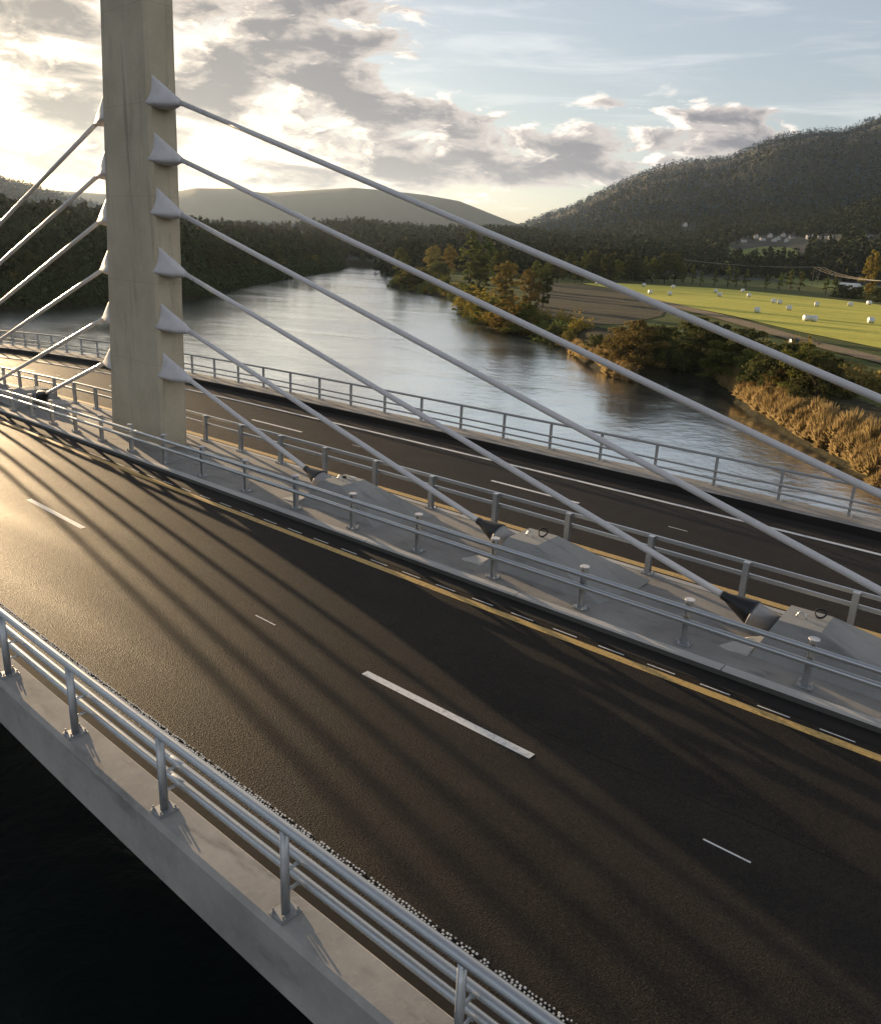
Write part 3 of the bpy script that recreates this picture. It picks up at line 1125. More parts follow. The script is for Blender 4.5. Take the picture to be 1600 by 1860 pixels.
# ------------------------------------------------------------------ terrain
W_Z = -8.26
F_Z = -5.26
RIGHT_BANK = [(140, -260), (75, -90), (40, 0), (10, 44), (-3, 56), (-12.2, 63.6), (-15.7, 68.0), (-21.5, 74.5), (-27.8, 82.3), (-34.4, 91.7), (-41, 98), (-44.5, 98),
              (-46.5, 91), (-54.4, 96.7), (-69, 113.1), (-81.4, 122.1), (-87.3, 123.7), (-100.2, 130.6), (-119, 148.6), (-150, 184), (-170, 194), (-200, 208.7), (-212, 222),
              (-228, 258), (-285, 300), (-345, 352)]
LEFT_BANK = [(-372, 350), (-345.8, 318.5), (-286.1, 244), (-246.6, 194.6), (-209.3, 148.8), (-172, 110), (-168, 87.7), (-162, 71), (-159, 60), (-160, 0), (-175, -120), (-190, -260)]
RIVER = np.array(RIGHT_BANK + LEFT_BANK, float)


def river_sd(x, y):
    P = np.stack([x, y], -1).reshape(-1, 2)
    best = np.full(len(P), 1e9)
    inside = np.zeros(len(P), bool)
    n = len(RIVER)
    for i in range(n):
        a, b = RIVER[i], RIVER[(i + 1) % n]
        ab = b - a
        t = np.clip(((P - a) @ ab) / (ab @ ab), 0, 1)
        d = np.linalg.norm(P - a - t[:, None] * ab, axis=1)
        best = np.minimum(best, d)
        cond = ((a[1] > P[:, 1]) != (b[1] > P[:, 1]))
        with np.errstate(divide='ignore', invalid='ignore'):
            xi = (b[0] - a[0]) * (P[:, 1] - a[1]) / (b[1] - a[1]) + a[0]
        inside ^= cond & (P[:, 0] < xi)
    return np.where(inside, -best, best).reshape(x.shape)


def sstep(x, a, b):
    t = np.clip((x - a) / (b - a), 0, 1)
    return t * t * (3 - 2 * t)


def vnoise(x, y, s, seed):
    """smooth value noise, numpy"""
    x, y = x / s + seed * 17.13, y / s + seed * 7.71
    xi, yi = np.floor(x), np.floor(y)
    fx, fy = x - xi, y - yi
    fx, fy = fx * fx * (3 - 2 * fx), fy * fy * (3 - 2 * fy)

    def hsh(a, b):
        v = np.sin(a * 127.1 + b * 311.7 + seed * 74.7) * 43758.5453
        return v - np.floor(v)
    return (hsh(xi, yi) * (1 - fx) + hsh(xi + 1, yi) * fx) * (1 - fy) + (hsh(xi, yi + 1) * (1 - fx) + hsh(xi + 1, yi + 1) * fx) * fy


def fbm(x, y, s, seed, octv=4):
    r, a, t = 0, 1.0, 0
    for k in range(octv):
        r = r + a * (vnoise(x, y, s / 2 ** k, seed + k) - 0.5)
        t += a
        a *= 0.5
    return r / t


# hills: (distance of the foot, of the ridge, of the back, tree height allowance, ridge line in photo pixels)
HILLS = [
    # right-hand mountain
    (900, 2700, 5200, 0, [(-3500, 446), (900, 430), (985, 394), (1030, 380), (1080, 354), (1130, 329), (1180, 310), (1230, 300), (1300, 292), (1340, 270), (1380, 252),
                          (1440, 242), (1490, 240), (1530, 222), (1570, 206), (1600, 198), (1660, 188), (1800, 200), (2000, 190), (2400, 220), (3500, 240)]),
    # nearer shoulder under it
    (560, 1500, 2600, 12, [(-3500, 446), (900, 440), (1000, 420), (1060, 414), (1150, 424), (1250, 414), (1330, 402), (1420, 400), (1500, 376), (1560, 352), (1600, 336), (1700, 310), (2000, 290), (3500, 330)]),
    # far blue mountain in the middle
    (3100, 4200, 6200, 0, [(-3500, 300), (-200, 330), (100, 345), (200, 352), (310, 350), (360, 341), (430, 342), (480, 350), (560, 345), (640, 340), (700, 345), (770, 353), (830, 364), (870, 380), (910, 396),
                           (1000, 430), (3500, 446)]),
    # low wooded hill across the river's far bend
    (520, 1150, 2200, 13, [(-3500, 395), (0, 398), (330, 404), (420, 402), (500, 404), (560, 397), (640, 394), (700, 402), (780, 408), (900, 408), (980, 414), (1060, 424), (1110, 424),
                           (1200, 430), (1320, 440), (1500, 455), (3500, 470)]),
    # golden hill on the left
    (700, 2200, 4200, 8, [(-3500, 260), (-800, 200), (-400, 250), (-200, 282), (-60, 308), (0, 324), (60, 338), (120, 358), (180, 374), (240, 392), (330, 412), (420, 430), (3500, 470)]),
]
HT = []
for (r0, r1, r2, th, pts) in HILLS:
    xs = [p[0] for p in pts]
    zs = []
    for (px, py) in pts:
        pxc = min(max(px, -900), 2600)
        d = ray(pxc, py + 0.0471 * (px - pxc) * 0)
        el = d[2] / math.hypot(d[0], d[1])
        if px != pxc:
            el = (horizon(800) - py) / FPX
        zs.append(max(CAM[2] + r1 * el - th, F_Z))
    HT.append((r0, r1, r2, np.array(xs, float), np.array(zs)))


def ground_z(x, y):
    x, y = np.asarray(x, float), np.asarray(y, float)
    r = np.hypot(x, y)
    a = np.arctan2(y, x)
    px = px_of_az(a)
    sd = river_sd(x, y)
    left = sstep(-(x * 0.80 + y * 0.62), -50, 60) * 0 + (x * -0.55 - y * 0.0 > 0) * 0
    z = np.full(x.shape, F_Z)
    z = z + 0.5 * fbm(x, y, 60, 3) * sstep(sd, 2, 20)
    # the left bank climbs from the water (beyond the river seen from the bridge)
    lb = sstep(-(x + 0.85 * y * 0 - (-150)), 0, 10) * (px < 690) * (sd > 0)
    lift = sstep(sd, 0, 130) * 9.5 * np.interp(px, [-3500, 330, 480, 560, 640, 690], [1, 1, 0.9, 0.6, 0.25, 0.0])
    z = z + lb * lift
    hz = np.full(x.shape, -1e3)
    for (r0, r1, r2, xs, zs) in HT:
        h = np.interp(px, xs, zs)
        prof = np.where(r < r1, sstep(r, r0 * 0.8, r1) * 0.55 + 0.45 * np.clip((r - r0) / (r1 - r0), 0, 1), 1 - sstep(r, r1, r2))
        hh = F_Z + (h - F_Z) * prof + (fbm(x, y, r1 * 0.16, 5, 5) * (h - F_Z) * 0.55 * prof * np.clip(np.abs(r - r1) / (r1 * 0.4), 0, 1))
        hz = np.maximum(hz, hh)
    z = np.maximum(z, hz)
    bank = sstep(sd, -5, 3.2)
    z = (W_Z - 2.2) + (z - (W_Z - 2.2)) * bank
    return z


def sight_hit(px, py, r0=420, r1=3000):
    """where the line of sight through a photo pixel meets the land"""
    d = ray(px, py)
    rr = np.geomspace(r0, r1, 900)
    P = CAM[None] + d[None] * (rr / math.hypot(d[0], d[1]))[:, None]
    g = ground_z(P[:, 0], P[:, 1])
    k = int(np.argmax(g > P[:, 2]))
    if g[k] <= P[k, 2]:
        return None
    return P[k, 0], P[k, 1], float(g[k]), float(rr[k])


def build_ground():
    az_fine = np.radians(np.arange(86, 178, 0.22))
    az_rough = np.radians(np.arange(178, 446, 4.0))
    az = np.concatenate([az_fine, az_rough])
    rs = np.concatenate([[0.5, 20, 38], np.geomspace(50, 520, 150), np.geomspace(535, 7500, 95)])
    A, R = np.meshgrid(az, rs)
    X, Y = R * np.cos(A), R * np.sin(A)
    Z = ground_z(X, Y)
    n, m = X.shape
    idx = np.arange(n * m).reshape(n, m)
    nx = np.roll(idx, -1, axis=1)
    f = np.stack([idx[:-1], nx[:-1], nx[1:], idx[1:]], -1).reshape(-1, 4)
    f = f[:, ::-1]
    f = f[:, ::-1]
    o = np_mesh('ground', np.stack([X, Y, Z], -1).reshape(-1, 3), f, M['wood'], smooth=True)
    me = o.data
    me.materials.append(M['earth'])
    me.materials.append(M['meadow'])
    # land cover by face: far land is forest floor, the near plain is meadow, the banks are earth
    cx = X[:-1] * 0.5 + X[1:] * 0.5
    cy = Y[:-1] * 0.5 + Y[1:] * 0.5
    sd = river_sd(cx, cy)
    r = np.hypot(cx, cy)
    lc = np.zeros(cx.shape, np.int32)
    pxx = px_of_az(np.arctan2(cy, cx))
    lc[(r < 520) & (pxx > 690)] = 2
    lc[(sd < 6)] = 1
    me.polygons.foreach_set('material_index', lc.ravel())
    me.update()
    return tag(o, 'river banks, fields and wooded hills', 'ground', kind='structure')


build_ground()

mb = MB()
N = 60
mb.add([(-900, -500, W_Z), (600, -500, W_Z), (600, 700, W_Z), (-900, 700, W_Z)], [(0, 1, 2, 3)])
tag(mb.build('water', M['water']), 'wide calm river', 'river', kind='structure')


def sheet(name, pix, z, material, label, kind='structure', cat='field', lift=0.0):
    """a flat or draped sheet of land cover, its outline given in the photograph and laid on the ground level z"""
    pts = [on_level(px, py, z) for px, py in pix]
    import mathutils.geometry as mg
    P = [Vector((p[0], p[1], 0)) for p in pts]
    # dense triangulation: clip a grid to the outline by filling
    tri = mg.delaunay_2d_cdt([Vector((p.x, p.y)) for p in P] + grid_inside(P), [(i, (i + 1) % len(P)) for i in range(len(P))], [], 1, 1e-4)
    vs = np.array([[v.x, v.y] for v in tri[0]])
    zz = ground_z(vs[:, 0], vs[:, 1]) + lift
    mb = MB()
    mb.add(np.column_stack([vs, zz]), [tuple(f) for f in tri[2]])
    o = mb.build(name, material)
    return tag(o, label, cat, kind=kind)


def grid_inside(P):
    xs = [p.x for p in P]
    ys = [p.y for p in P]
    s = max(2.5, min(max(xs) - min(xs), max(ys) - min(ys)) / 26)
    out = []
    n = len(P)
    for x in np.arange(min(xs), max(xs), s):
        for y in np.arange(min(ys), max(ys), s):
            ins = False
            near = 1e9
            for i in range(n):
                a, b = P[i], P[(i + 1) % n]
                if (a.y > y) != (b.y > y) and x < (b.x - a.x) * (y - a.y) / (b.y - a.y) + a.x:
                    ins = not ins
                ab = (b.x - a.x, b.y - a.y)
                t = ((x - a.x) * ab[0] + (y - a.y) * ab[1]) / (ab[0] ** 2 + ab[1] ** 2 + 1e-9)
                t = min(max(t, 0), 1)
                near = min(near, math.hypot(x - a.x - t * ab[0], y - a.y - t * ab[1]))
            if ins and near > s * 0.4:
                out.append(Vector((x, y)))
    return out


sheet('hay_field', [(1058, 516), (1120, 515), (1200, 519), (1300, 524), (1400, 533), (1500, 543), (1600, 555), (1760, 575), (1760, 668), (1600, 634), (1520, 617), (1450, 603), (1390, 589), (1330, 574), (1270, 562), (1220, 553), (1165, 538), (1110, 524)],
      F_Z, M['field'], 'bright yellow-green mown field dotted with bales', lift=0.10)
sheet('dark_field', [(985, 516), (1055, 517), (1110, 526), (1165, 541), (1215, 556), (1200, 575), (1130, 590), (1050, 590), (985, 570), (965, 540)],
      F_Z, M['dark_field'], 'grey-brown bare field beside the bright one', lift=0.08)
sheet('track', [(1135, 535), (1180, 543), (1240, 556), (1300, 570), (1360, 586), (1430, 606), (1500, 626), (1600, 650), (1700, 676), (1700, 690), (1600, 662), (1500, 637), (1430, 618), (1360, 597), (1300, 579), (1240, 564), (1180, 549)],
      F_Z, M['track'], 'pale dirt track along the edge of the mown field', cat='track', lift=0.16)
sheet('pasture', [(1180, 497), (1300, 500), (1400, 510), (1480, 522), (1600, 538), (1600, 528), (1480, 512), (1400, 502), (1300, 490), (1190, 489)],
      F_Z, M['lane_green'], 'strip of green pasture behind the row of small trees', lift=0.10)


# ------------------------------------------------------------------ vegetation
def leaf_quads(C, N, size, rng, jit=0.75):
    """quads of the given size at centres C with normals near N"""
    n = len(C)
    nv = N + rng.normal(0, jit, (n, 3))
    nv /= np.linalg.norm(nv, axis=1, keepdims=True) + 1e-9
    ref = rng.normal(0, 1, (n, 3))
    a = np.cross(nv, ref)
    a /= np.linalg.norm(a, axis=1, keepdims=True) + 1e-9
    b = np.cross(nv, a)
    s = (size * rng.uniform(0.6, 1.35, n))[:, None]
    k = rng.uniform(0.5, 0.95, n)[:, None]
    V = np.stack([C - a * s * 0.5, C - b * s * 0.5 * k + a * s * 0.08, C + a * s * 0.5, C + b * s * 0.5 * k - a * s * 0.05], 1)
    return V.reshape(-1, 3)


def quads_mesh(name, V, material, parent=None):
    f = np.arange(len(V), dtype=np.int32).reshape(-1, 4)
    return np_mesh(name, V, f, material, parent)


def crown_points(n, rng, H, base, Rx, shape, lumps):
    """points on the surface of many small lumps that together fill a crown"""
    L = []
    for _ in range(lumps):
        t = rng.uniform(0, 1) ** 0.9
        z = base + (H - base) * t
        if shape == 'round':
            w = math.sqrt(max(0.02, 1 - (2 * t - 0.85) ** 2 / 1.35))
        elif shape == 'poplar':
            w = (math.sin(math.pi * min(1, (t * 0.86 + 0.14))) ** 0.7)
        else:                                   # bush
            w = math.sqrt(max(0.02, 1 - t ** 2 * 0.9))
        a = rng.uniform(0, 2 * math.pi)
        rr = Rx * w * rng.uniform(0.25, 1.12 if shape == 'bush' else 0.95)
        lr = Rx * rng.uniform(0.12, 0.30) * (0.65 + 0.35 * w)
        if shape == 'bush':
            z *= rng.uniform(0.6, 1.12)
            lr *= rng.uniform(0.6, 1.15)
        L.append((rr * math.cos(a), rr * math.sin(a), min(z, H * 1.1 - lr * 0.6), lr))
    L = np.array(L)
    pick = rng.integers(0, len(L), n)
    d = rng.normal(0, 1, (n, 3))
    d /= np.linalg.norm(d, axis=1, keepdims=True)
    d[:, 2] = np.where(d[:, 2] < -0.35, -d[:, 2], d[:, 2])
    rad_ = L[pick, 3] * rng.uniform(0.55, 1.12, n)
    C = L[pick, :3] + d * rad_[:, None] * np.array([1, 1, 0.8])
    C[:, 2] = np.maximum(C[:, 2], 0.05)
    return C, d


def trunk_mesh(H, r, rng, limbs=5, spread=2.0):
    mb = MB()
    lean = rng.normal(0, 0.03, 2)
    mb.tube([(lean[0] * z, lean[1] * z, z) for z in np.linspace(-0.6, H * 0.85, 6)], list(np.linspace(r * 1.25, r * 0.2, 6)), 7)
    for k in range(limbs):
        a = rng.uniform(0, 2 * math.pi)
        z0 = H * rng.uniform(0.22, 0.6)
        e = np.array([math.cos(a), math.sin(a), 0]) * spread * rng.uniform(0.5, 0.9)
        mb.tube([(0, 0, z0), e * 0.5 + np.array([0, 0, z0 + H * 0.08]), e + np.array([0, 0, z0 + H * 0.2])], [r * 0.5, r * 0.3, r * 0.1], 5)
    return mb


PROTO = {}


def tree_proto(key, name, H, Rx, base, shape, mat_leaf, n, size, lumps, seed, parts=True):
    rng = np.random.default_rng(seed)
    root = empty(name, (0, 0, -500))
    C, d = crown_points(n, rng, H, base, Rx, shape, lumps)
    V = leaf_quads(C, d, size, rng)
    if shape != 'bush':
        trunk_mesh(H, 0.022 * H, rng, 6, Rx * 0.7).build('trunk', M['bark'], root, smooth=True, local=True)
    else:
        mb = MB()
        for k in range(7):
            a = rng.uniform(0, 6.28)
            e = np.array([math.cos(a) * Rx * 0.6, math.sin(a) * Rx * 0.6, H * 0.7])
            mb.tube([(0, 0, -0.4), e * 0.5 + np.array([0, 0, H * 0.1]), e], [0.07, 0.05, 0.02], 5)
        mb.build('stems', M['bark'], root, smooth=True, local=True)
    quads_mesh('crown', V, mat_leaf, root)
    PROTO[key] = [root, False, H]
    return root


def conifer_proto(key, H, R, seed, mat_leaf):
    rng = np.random.default_rng(seed)
    root = empty('conifer', (0, 0, -500))
    mb = MB()
    mb.tube([(0, 0, z) for z in (-0.6, H * 0.5, H * 0.97)], [0.02 * H, 0.011 * H, 0.002 * H], 6)
    mb.build('trunk', M['bark'], root, smooth=True, local=True)
    C, D = [], []
    n = 1500
    t = rng.uniform(0, 1, n) ** 0.75
    z = H * (0.99 - 0.90 * t)
    lay = np.floor(t * 15) / 15
    rr = R * (0.05 + 0.95 * (lay * 0.7 + t * 0.3)) * (0.55 + 0.45 * rng.uniform(0, 1, n) ** 0.5) * rng.uniform(0.75, 1.1, n)
    a = rng.uniform(0, 2 * math.pi, n)
    lob = 1 + 0.22 * np.sin(a * 5 + lay * 40)
    rr *= lob
    C = np.stack([rr * np.cos(a), rr * np.sin(a), z - 0.22 * rr], -1)
    D = np.stack([np.cos(a) * 0.4, np.sin(a) * 0.4, np.full(n, 0.9)], -1)
    quads_mesh('crown', leaf_quads(C, D, 0.085 * H * 0.85, rng), mat_leaf, root)
    PROTO[key] = [root, False, H]


conifer_proto('con_a', 14.0, 2.4, 11, M['conifer'])
conifer_proto('con_b', 15.0, 2.0, 12, M['conifer'])
conifer_proto('con_c', 12.0, 2.7, 13, M['conifer'])
tree_proto('round_a', 'broadleaf_tree', 10.0, 3.6, 1.6, 'round', M['leaf'], 5000, 0.42, 80, 21)
tree_proto('round_b', 'broadleaf_tree', 10.0, 3.2, 1.2, 'round', M['leaf_dark'], 5000, 0.42, 80, 22)
tree_proto('round_g', 'broadleaf_tree', 10.0, 3.4, 1.0, 'round', M['leaf_gold'], 5000, 0.4, 70, 23)
tree_proto('round_z', 'broadleaf_tree', 10.0, 3.9, 0.8, 'round', M['leaf_bronze'], 6000, 0.38, 90, 24)
tree_proto('pop_a', 'upright_tree', 12.0, 2.3, 0.8, 'poplar', M['leaf'], 5000, 0.42, 80, 25)
tree_proto('pop_b', 'upright_tree', 6.5, 1.25, 0.4, 'poplar', M['leaf'], 1200, 0.4, 26, 26)
tree_proto('bush_a', 'bush', 4.0, 3.0, 0.0, 'bush', M['leaf_dark'], 8000, 0.21, 90, 27)
tree_proto('bush_b', 'bush', 4.0, 2.8, 0.0, 'bush', M['leaf'], 8000, 0.21, 90, 28)
tree_proto('bush_g', 'bush', 3.0, 2.3, 0.0, 'bush', M['leaf_gold'], 6500, 0.17, 80, 29)
tree_proto('bush_z', 'bush', 4.0, 2.8, 0.0, 'bush', M['leaf_bronze'], 8000, 0.20, 90, 30)


def plant(key, x, y, h, label, cat, group=None, rot=None, wide=1.0, sink=0.0):
    p = PROTO[key]
    r = p[0] if not p[1] else copy_tree(p[0])
    p[1] = True
    z = float(ground_z(np.array([x]), np.array([y]))[0])
    r.location = (x, y, max(z, W_Z - 0.3) - sink)
    s = h / p[2]
    r.scale = (s * wide, s * wide, s)
    r.rotation_euler = (0, 0, random.uniform(0, 6.28) if rot is None else rot)
    if 'group' in r.keys() and group is None:
        del r['group']
    return tag(r, label, cat, group)


def at_px(px, py, z):
    p = on_level(px, py, z)
    return p[0], p[1]


def plant_px(key, px, py, top, label, cat, group=None, z=F_Z, wide=1.0):
    """foot at photo pixel (px, py) on level z, height read from the pixel of its top"""
    x, y = at_px(px, py, z)
    hit = sight_hit(px, py, 45, 600)
    if hit is not None and hit[2] > W_Z - 0.1:
        x, y, z = hit[0], hit[1], hit[2]
    dist = math.hypot(x, y)
    h = (py - top) / FPX * math.hypot(dist, CAM[2] - z) * 1.02
    return plant(key, x, y, h, label, cat, group, wide=wide)


# the peninsula and the right bank, from far to near
B_Z = -7.0
G_BANK = 'trees and bushes of the river spit'
plant_px('round_a', 728, 508, 458, 'round green tree at the tip of the river spit', 'tree', G_BANK, B_Z, 0.85)
plant_px('bush_b', 765, 512, 490, 'low green bush on the spit beside the round green tree', 'bush', G_BANK, B_Z, 1.5)
plant_px('bush_a', 750, 517, 496, 'low dark bush at the water on the spit', 'bush', G_BANK, B_Z, 1.6)
plant_px('bush_a', 795, 508, 480, 'dark bush between the spit tip and the tall trees', 'bush', G_BANK, B_Z, 1.2)
plant_px('bush_b', 806, 533, 505, 'small rounded bush standing out into the water below the tall trees', 'bush', G_BANK, B_Z, 0.8)
plant_px('round_z', 787, 500, 453, 'brownish tree left of the yellow one on the spit', 'tree', G_BANK, F_Z, 0.9)
plant_px('round_g', 816, 500, 452, 'yellow autumn tree behind the river spit', 'tree', G_BANK, F_Z, 0.8)
plant_px('pop_a', 853, 515, 432, 'tall dark tree, left one of the tallest pair on the bank', 'tree', G_BANK, F_Z, 1.25)
plant_px('pop_a', 882, 518, 438, 'tall tree with a pale tip, right one of the tallest pair on the bank', 'tree', G_BANK, F_Z, 1.05)
plant_px('round_b', 868, 545, 470, 'dark green tree in front of the tallest pair', 'tree', G_BANK, F_Z, 0.8)
plant_px('round_b', 905, 530, 462, 'dark tree behind the big bronze tree', 'tree', G_BANK, F_Z, 0.9)
plant_px('round_z', 915, 570, 487, 'big bronze round tree over the water', 'tree', G_BANK, F_Z, 0.9)
plant_px('round_z', 958, 578, 500, 'bronze tree next to the big bronze one, towards the field', 'tree', G_BANK, F_Z, 0.75)
plant_px('round_b', 985, 560, 500, 'dark tree at the corner of the bare field', 'tree', G_BANK, F_Z, 0.8)
SHORE = [(845, 556, 520), (862, 568, 528), (880, 582, 540), (898, 594, 548), (916, 602, 555), (935, 606, 552), (952, 606, 560)]
for i, (px, py, top) in enumerate(SHORE):
    plant_px('bush_g' if i % 3 else 'bush_b', px, py, top, 'golden waterside bush in the row under the bronze trees' if i % 3 else
             ['yellow green bush at the far end of the golden waterside row', 'yellow green bush in the middle of the golden waterside row', 'yellow green bush at the near end of the golden waterside row'][i // 3],
             'bush', 'golden bushes along the waterline', W_Z + 0.3, 1.15)
R2 = [(985, 620, 585, 'bush_b', 'green bush by the water after the golden row'), (1008, 628, 590, 'bush_a', 'dark bush by the water after the golden row'),
      (1032, 632, 602, 'bush_z', 'brown bush by the water before the pale reeds'), (1125, 655, 596, 'bush_z', 'brown bush behind the pale reed spit'),
      (1160, 662, 584, 'bush_z', 'tall brown bush behind the reed spit'), (1200, 668, 592, 'bush_a', 'dark bush right of the brown ones at the inlet'),
      (1255, 640, 576, 'bush_a', 'tall dark bush below the dirt track'), (1290, 650, 586, 'bush_a', 'dark bush beside the tall dark one'),
      (1240, 672, 628, 'bush_a', 'shadowed bush at the mouth of the inlet'), (1320, 682, 612, 'bush_b', 'green bush above the first golden reeds'),
      (1350, 668, 598, 'bush_a', 'dark rounded bush in the middle of the bank thicket'), (1372, 690, 632, 'bush_b', 'olive bush in the middle of the reed bank'),
      (1410, 700, 622, 'bush_a', 'dark bush left of the big green one'), (1458, 706, 630, 'bush_b', 'big green bush at the end of the thicket'),
      (1485, 722, 650, 'bush_a', 'dark low bush casting a shadow on the meadow'), (1420, 712, 664, 'bush_z', 'brown bush in front of the big green one'),
      (1302, 690, 640, 'bush_b', 'yellow green bush right at the first reeds'), (1080, 640, 606, 'bush_a', 'dark low bush behind the pale reeds')]
for (px, py, top, key, lab) in R2:
    top += 0.14 * (py - top)
    plant_px(key, px, py, top, lab, 'bush', 'bushes of the bank thicket', -7.4, 1.05)

# row of small trees along the far edge of the mown field
ROW = [(1240, 515, 484), (1256, 516, 486), (1271, 519, 495), (1296, 520, 494), (1320, 521, 489), (1335, 522, 493), (1353, 523, 494), (1390, 526, 502), (1414, 527, 500), (1433, 528, 495),
       (1451, 529, 498), (1498, 535, 508), (1513, 537, 507)]
ROW_L = ['leftmost small tree of the row along the far field edge'] + ['small upright tree in the row along the far field edge'] * 11 + ['small tree of the field edge row nearest the white tent']
for (px, py, top), lab in zip(ROW, ROW_L):
    plant_px('pop_b', px, py, top, lab, 'tree', 'small trees along the far field edge', F_Z, 1.15)
for (px, py, top, lab) in [(1530, 541, 522, 'low bush in front of the white tent'), (1552, 543, 525, 'low bush right of the white tent'), (1590, 548, 528, 'low bush under the yellow tree')]:
    plant_px('bush_a', px, py, top, lab, 'bush', 'bushes by the white tent', F_Z, 1.3)
plant_px('round_g', 1574, 543, 474, 'tall yellow tree beside the white tent', 'tree', None, F_Z, 0.65)
BELT = []
rb = random.Random(5)
for px in np.arange(972, 1235, 12.5):
    BELT.append((px + rb.uniform(-4, 4), 511 + rb.uniform(-4, 3) + max(0, (px - 1150) * 0.03), 470 + rb.uniform(-10, 14) + max(0, (px - 1100) * 0.06)))
for (px, py, top) in BELT:
    plant_px(rb.choice(['round_a', 'round_b', 'round_b', 'pop_a']), px, py, top, 'green tree in the shelter belt behind the bare field', 'tree', 'shelter belt behind the bare field', F_Z, 0.9)

# the wooded left bank: single trees that can be told apart near the water
count = 0
rl = random.Random(9)
LB = np.array(LEFT_BANK[:10], float)
seg = np.linalg.norm(np.diff(LB, axis=0), axis=1)
cum = np.concatenate([[0], np.cumsum(seg)])
while count < 210:
    s = rl.uniform(0, cum[-1])
    i = int(np.searchsorted(cum, s) - 1)
    i = max(0, min(i, len(seg) - 1))
    p = LB[i] + (LB[i + 1] - LB[i]) * (s - cum[i]) / seg[i]
    tdir = (LB[i + 1] - LB[i]) / seg[i]
    nrm = np.array([tdir[1], -tdir[0]])
    back = 2.0 + 62 * rl.random() ** 1.6
    q = p - nrm * back if river_sd(*(np.array([c]) for c in (p - nrm * back)))[0] > 0 else p + nrm * back
    if river_sd(np.array([q[0]]), np.array([q[1]]))[0] < 1.5:
        continue
    px = float(px_of_az(np.array([math.atan2(q[1], q[0])]))[0])
    if px < -120 or px > 660:
        continue
    edge = back < 7
    key = rl.choice(['con_a', 'con_b', 'con_c', 'con_a', 'round_b']) if not edge else rl.choice(['bush_a', 'round_b', 'bush_z', 'round_b', 'con_c'])
    h = {'c': rl.uniform(9, 15), 'r': rl.uniform(6, 10), 'b': rl.uniform(3, 5)}[key[0]]
    lab = {'c': 'dark conifer in the wood on the far left bank', 'r': 'dark broadleaf tree in the wood on the far left bank', 'b': 'dark bush at the waterline of the far left bank'}[key[0]]
    plant(key, q[0], q[1], h, lab, 'tree' if key[0] != 'b' else 'bush', {'c': 'conifers of the left bank wood', 'r': 'broadleaf trees of the left bank wood', 'b': 'bushes along the left waterline'}[key[0]])
    count += 1


# the village on the slope: where its houses stand, so that the forest leaves room
HOUSES = [(1372, 430), (1384, 434), (1397, 428), (1405, 436), (1413, 433), (1421, 427), (1428, 436), (1437, 431), (1468, 431), (1478, 430), (1487, 431), (1497, 430), (1508, 431), (1243, 408), (1577, 429), (1350, 437)]
H_LAB = {13: 'white house standing alone high in the forest, above the village', 14: 'white house alone near the right picture edge, level with the village', 15: 'white house at the left end of the village'}


HOUSE_AT = [sight_hit(px, py + 3) for px, py in HOUSES]
CLEAR = [(1322, 470), (1345, 455), (1390, 449), (1435, 452), (1455, 462), (1450, 470), (1390, 473)]
CLEAR_AT = [sight_hit(*q) for q in CLEAR]
CR0, CR1 = min(q[3] for q in CLEAR_AT), max(q[3] for q in CLEAR_AT)


def clear_of_sights(x, y, r, px):
    bad = (px > 1318) & (px < 1460) & (r > CR0 - 70) & (r < CR1 + 8)
    for (hx, hy), q in zip(HOUSES, HOUSE_AT):
        if q is not None:
            bad |= (np.abs(px - hx) < 9 + 5 * 900 / q[3]) & (r > q[3] - 130) & (r < q[3] + 12)
    return ~bad


# forest mass on the hills (far more trees than anyone could count): one object
def forest(name, n, r_lo, r_hi, hgt, wid, cards, seed, material, keep, label, cs=0.95, jit=0.75, upn=0.7):
    rng = np.random.default_rng(seed)
    px = rng.uniform(-420, 1950, n * 3)
    a = np.array([0.0])
    d = FWD[None] + RIGHT[None] * ((px - CX) / FPX)[:, None]
    az = np.arctan2(d[:, 1], d[:, 0])
    r = np.exp(rng.uniform(math.log(r_lo), math.log(r_hi), n * 3))
    x, y = r * np.cos(az), r * np.sin(az)
    ok = keep(x, y, r, px_of_az(az)) & clear_of_sights(x, y, r, px_of_az(az))
    x, y, r = x[ok][:n], y[ok][:n], r[ok][:n]
    z = ground_z(x, y)
    m = len(x)
    H = hgt * rng.uniform(0.55, 1.25, m)
    Wd = wid * rng.uniform(0.7, 1.2, m)
    con = rng.uniform(0, 1, m) < 0.6
    t = rng.uniform(0, 1, (m, cards))
    ang = rng.uniform(0, 2 * math.pi, (m, cards))
    prof = np.where(con[:, None], 1.05 - t, np.sqrt(np.clip(1 - (2 * t - 0.9) ** 2, 0.05, 1)))
    rr = Wd[:, None] * prof * rng.uniform(0.5, 1.0, (m, cards))
    C = np.stack([x[:, None] + rr * np.cos(ang), y[:, None] + rr * np.sin(ang), z[:, None] + H[:, None] * (0.08 + 0.92 * t)], -1).reshape(-1, 3)
    D = np.stack([np.cos(ang), np.sin(ang), np.full(ang.shape, upn)], -1).reshape(-1, 3)
    size = np.repeat(Wd * cs, cards)
    V = leaf_quads(C, D, size, rng, jit)
    o = quads_mesh(name, V, material)
    return tag(o, label, 'forest', kind='stuff')


def not_fields(x, y, r, px):
    F = ((px > 1180) & (px < 1330) & (r > 620) & (r < 720)) | ((px > 1330) & (px < 1480) & (r > 900) & (r < 960) & (vnoise(x, y, 40, 2) > 0.45)) \
        | ((px > 1180) & (r < 545)) | ((px > 1150) & (px < 1260) & (r > 460) & (r < 540))
    left_near = (px < 690) & (river_sd(x, y) > 20)
    right = (px >= 690) & (r > 390)
    return (~F) & (left_near | right)


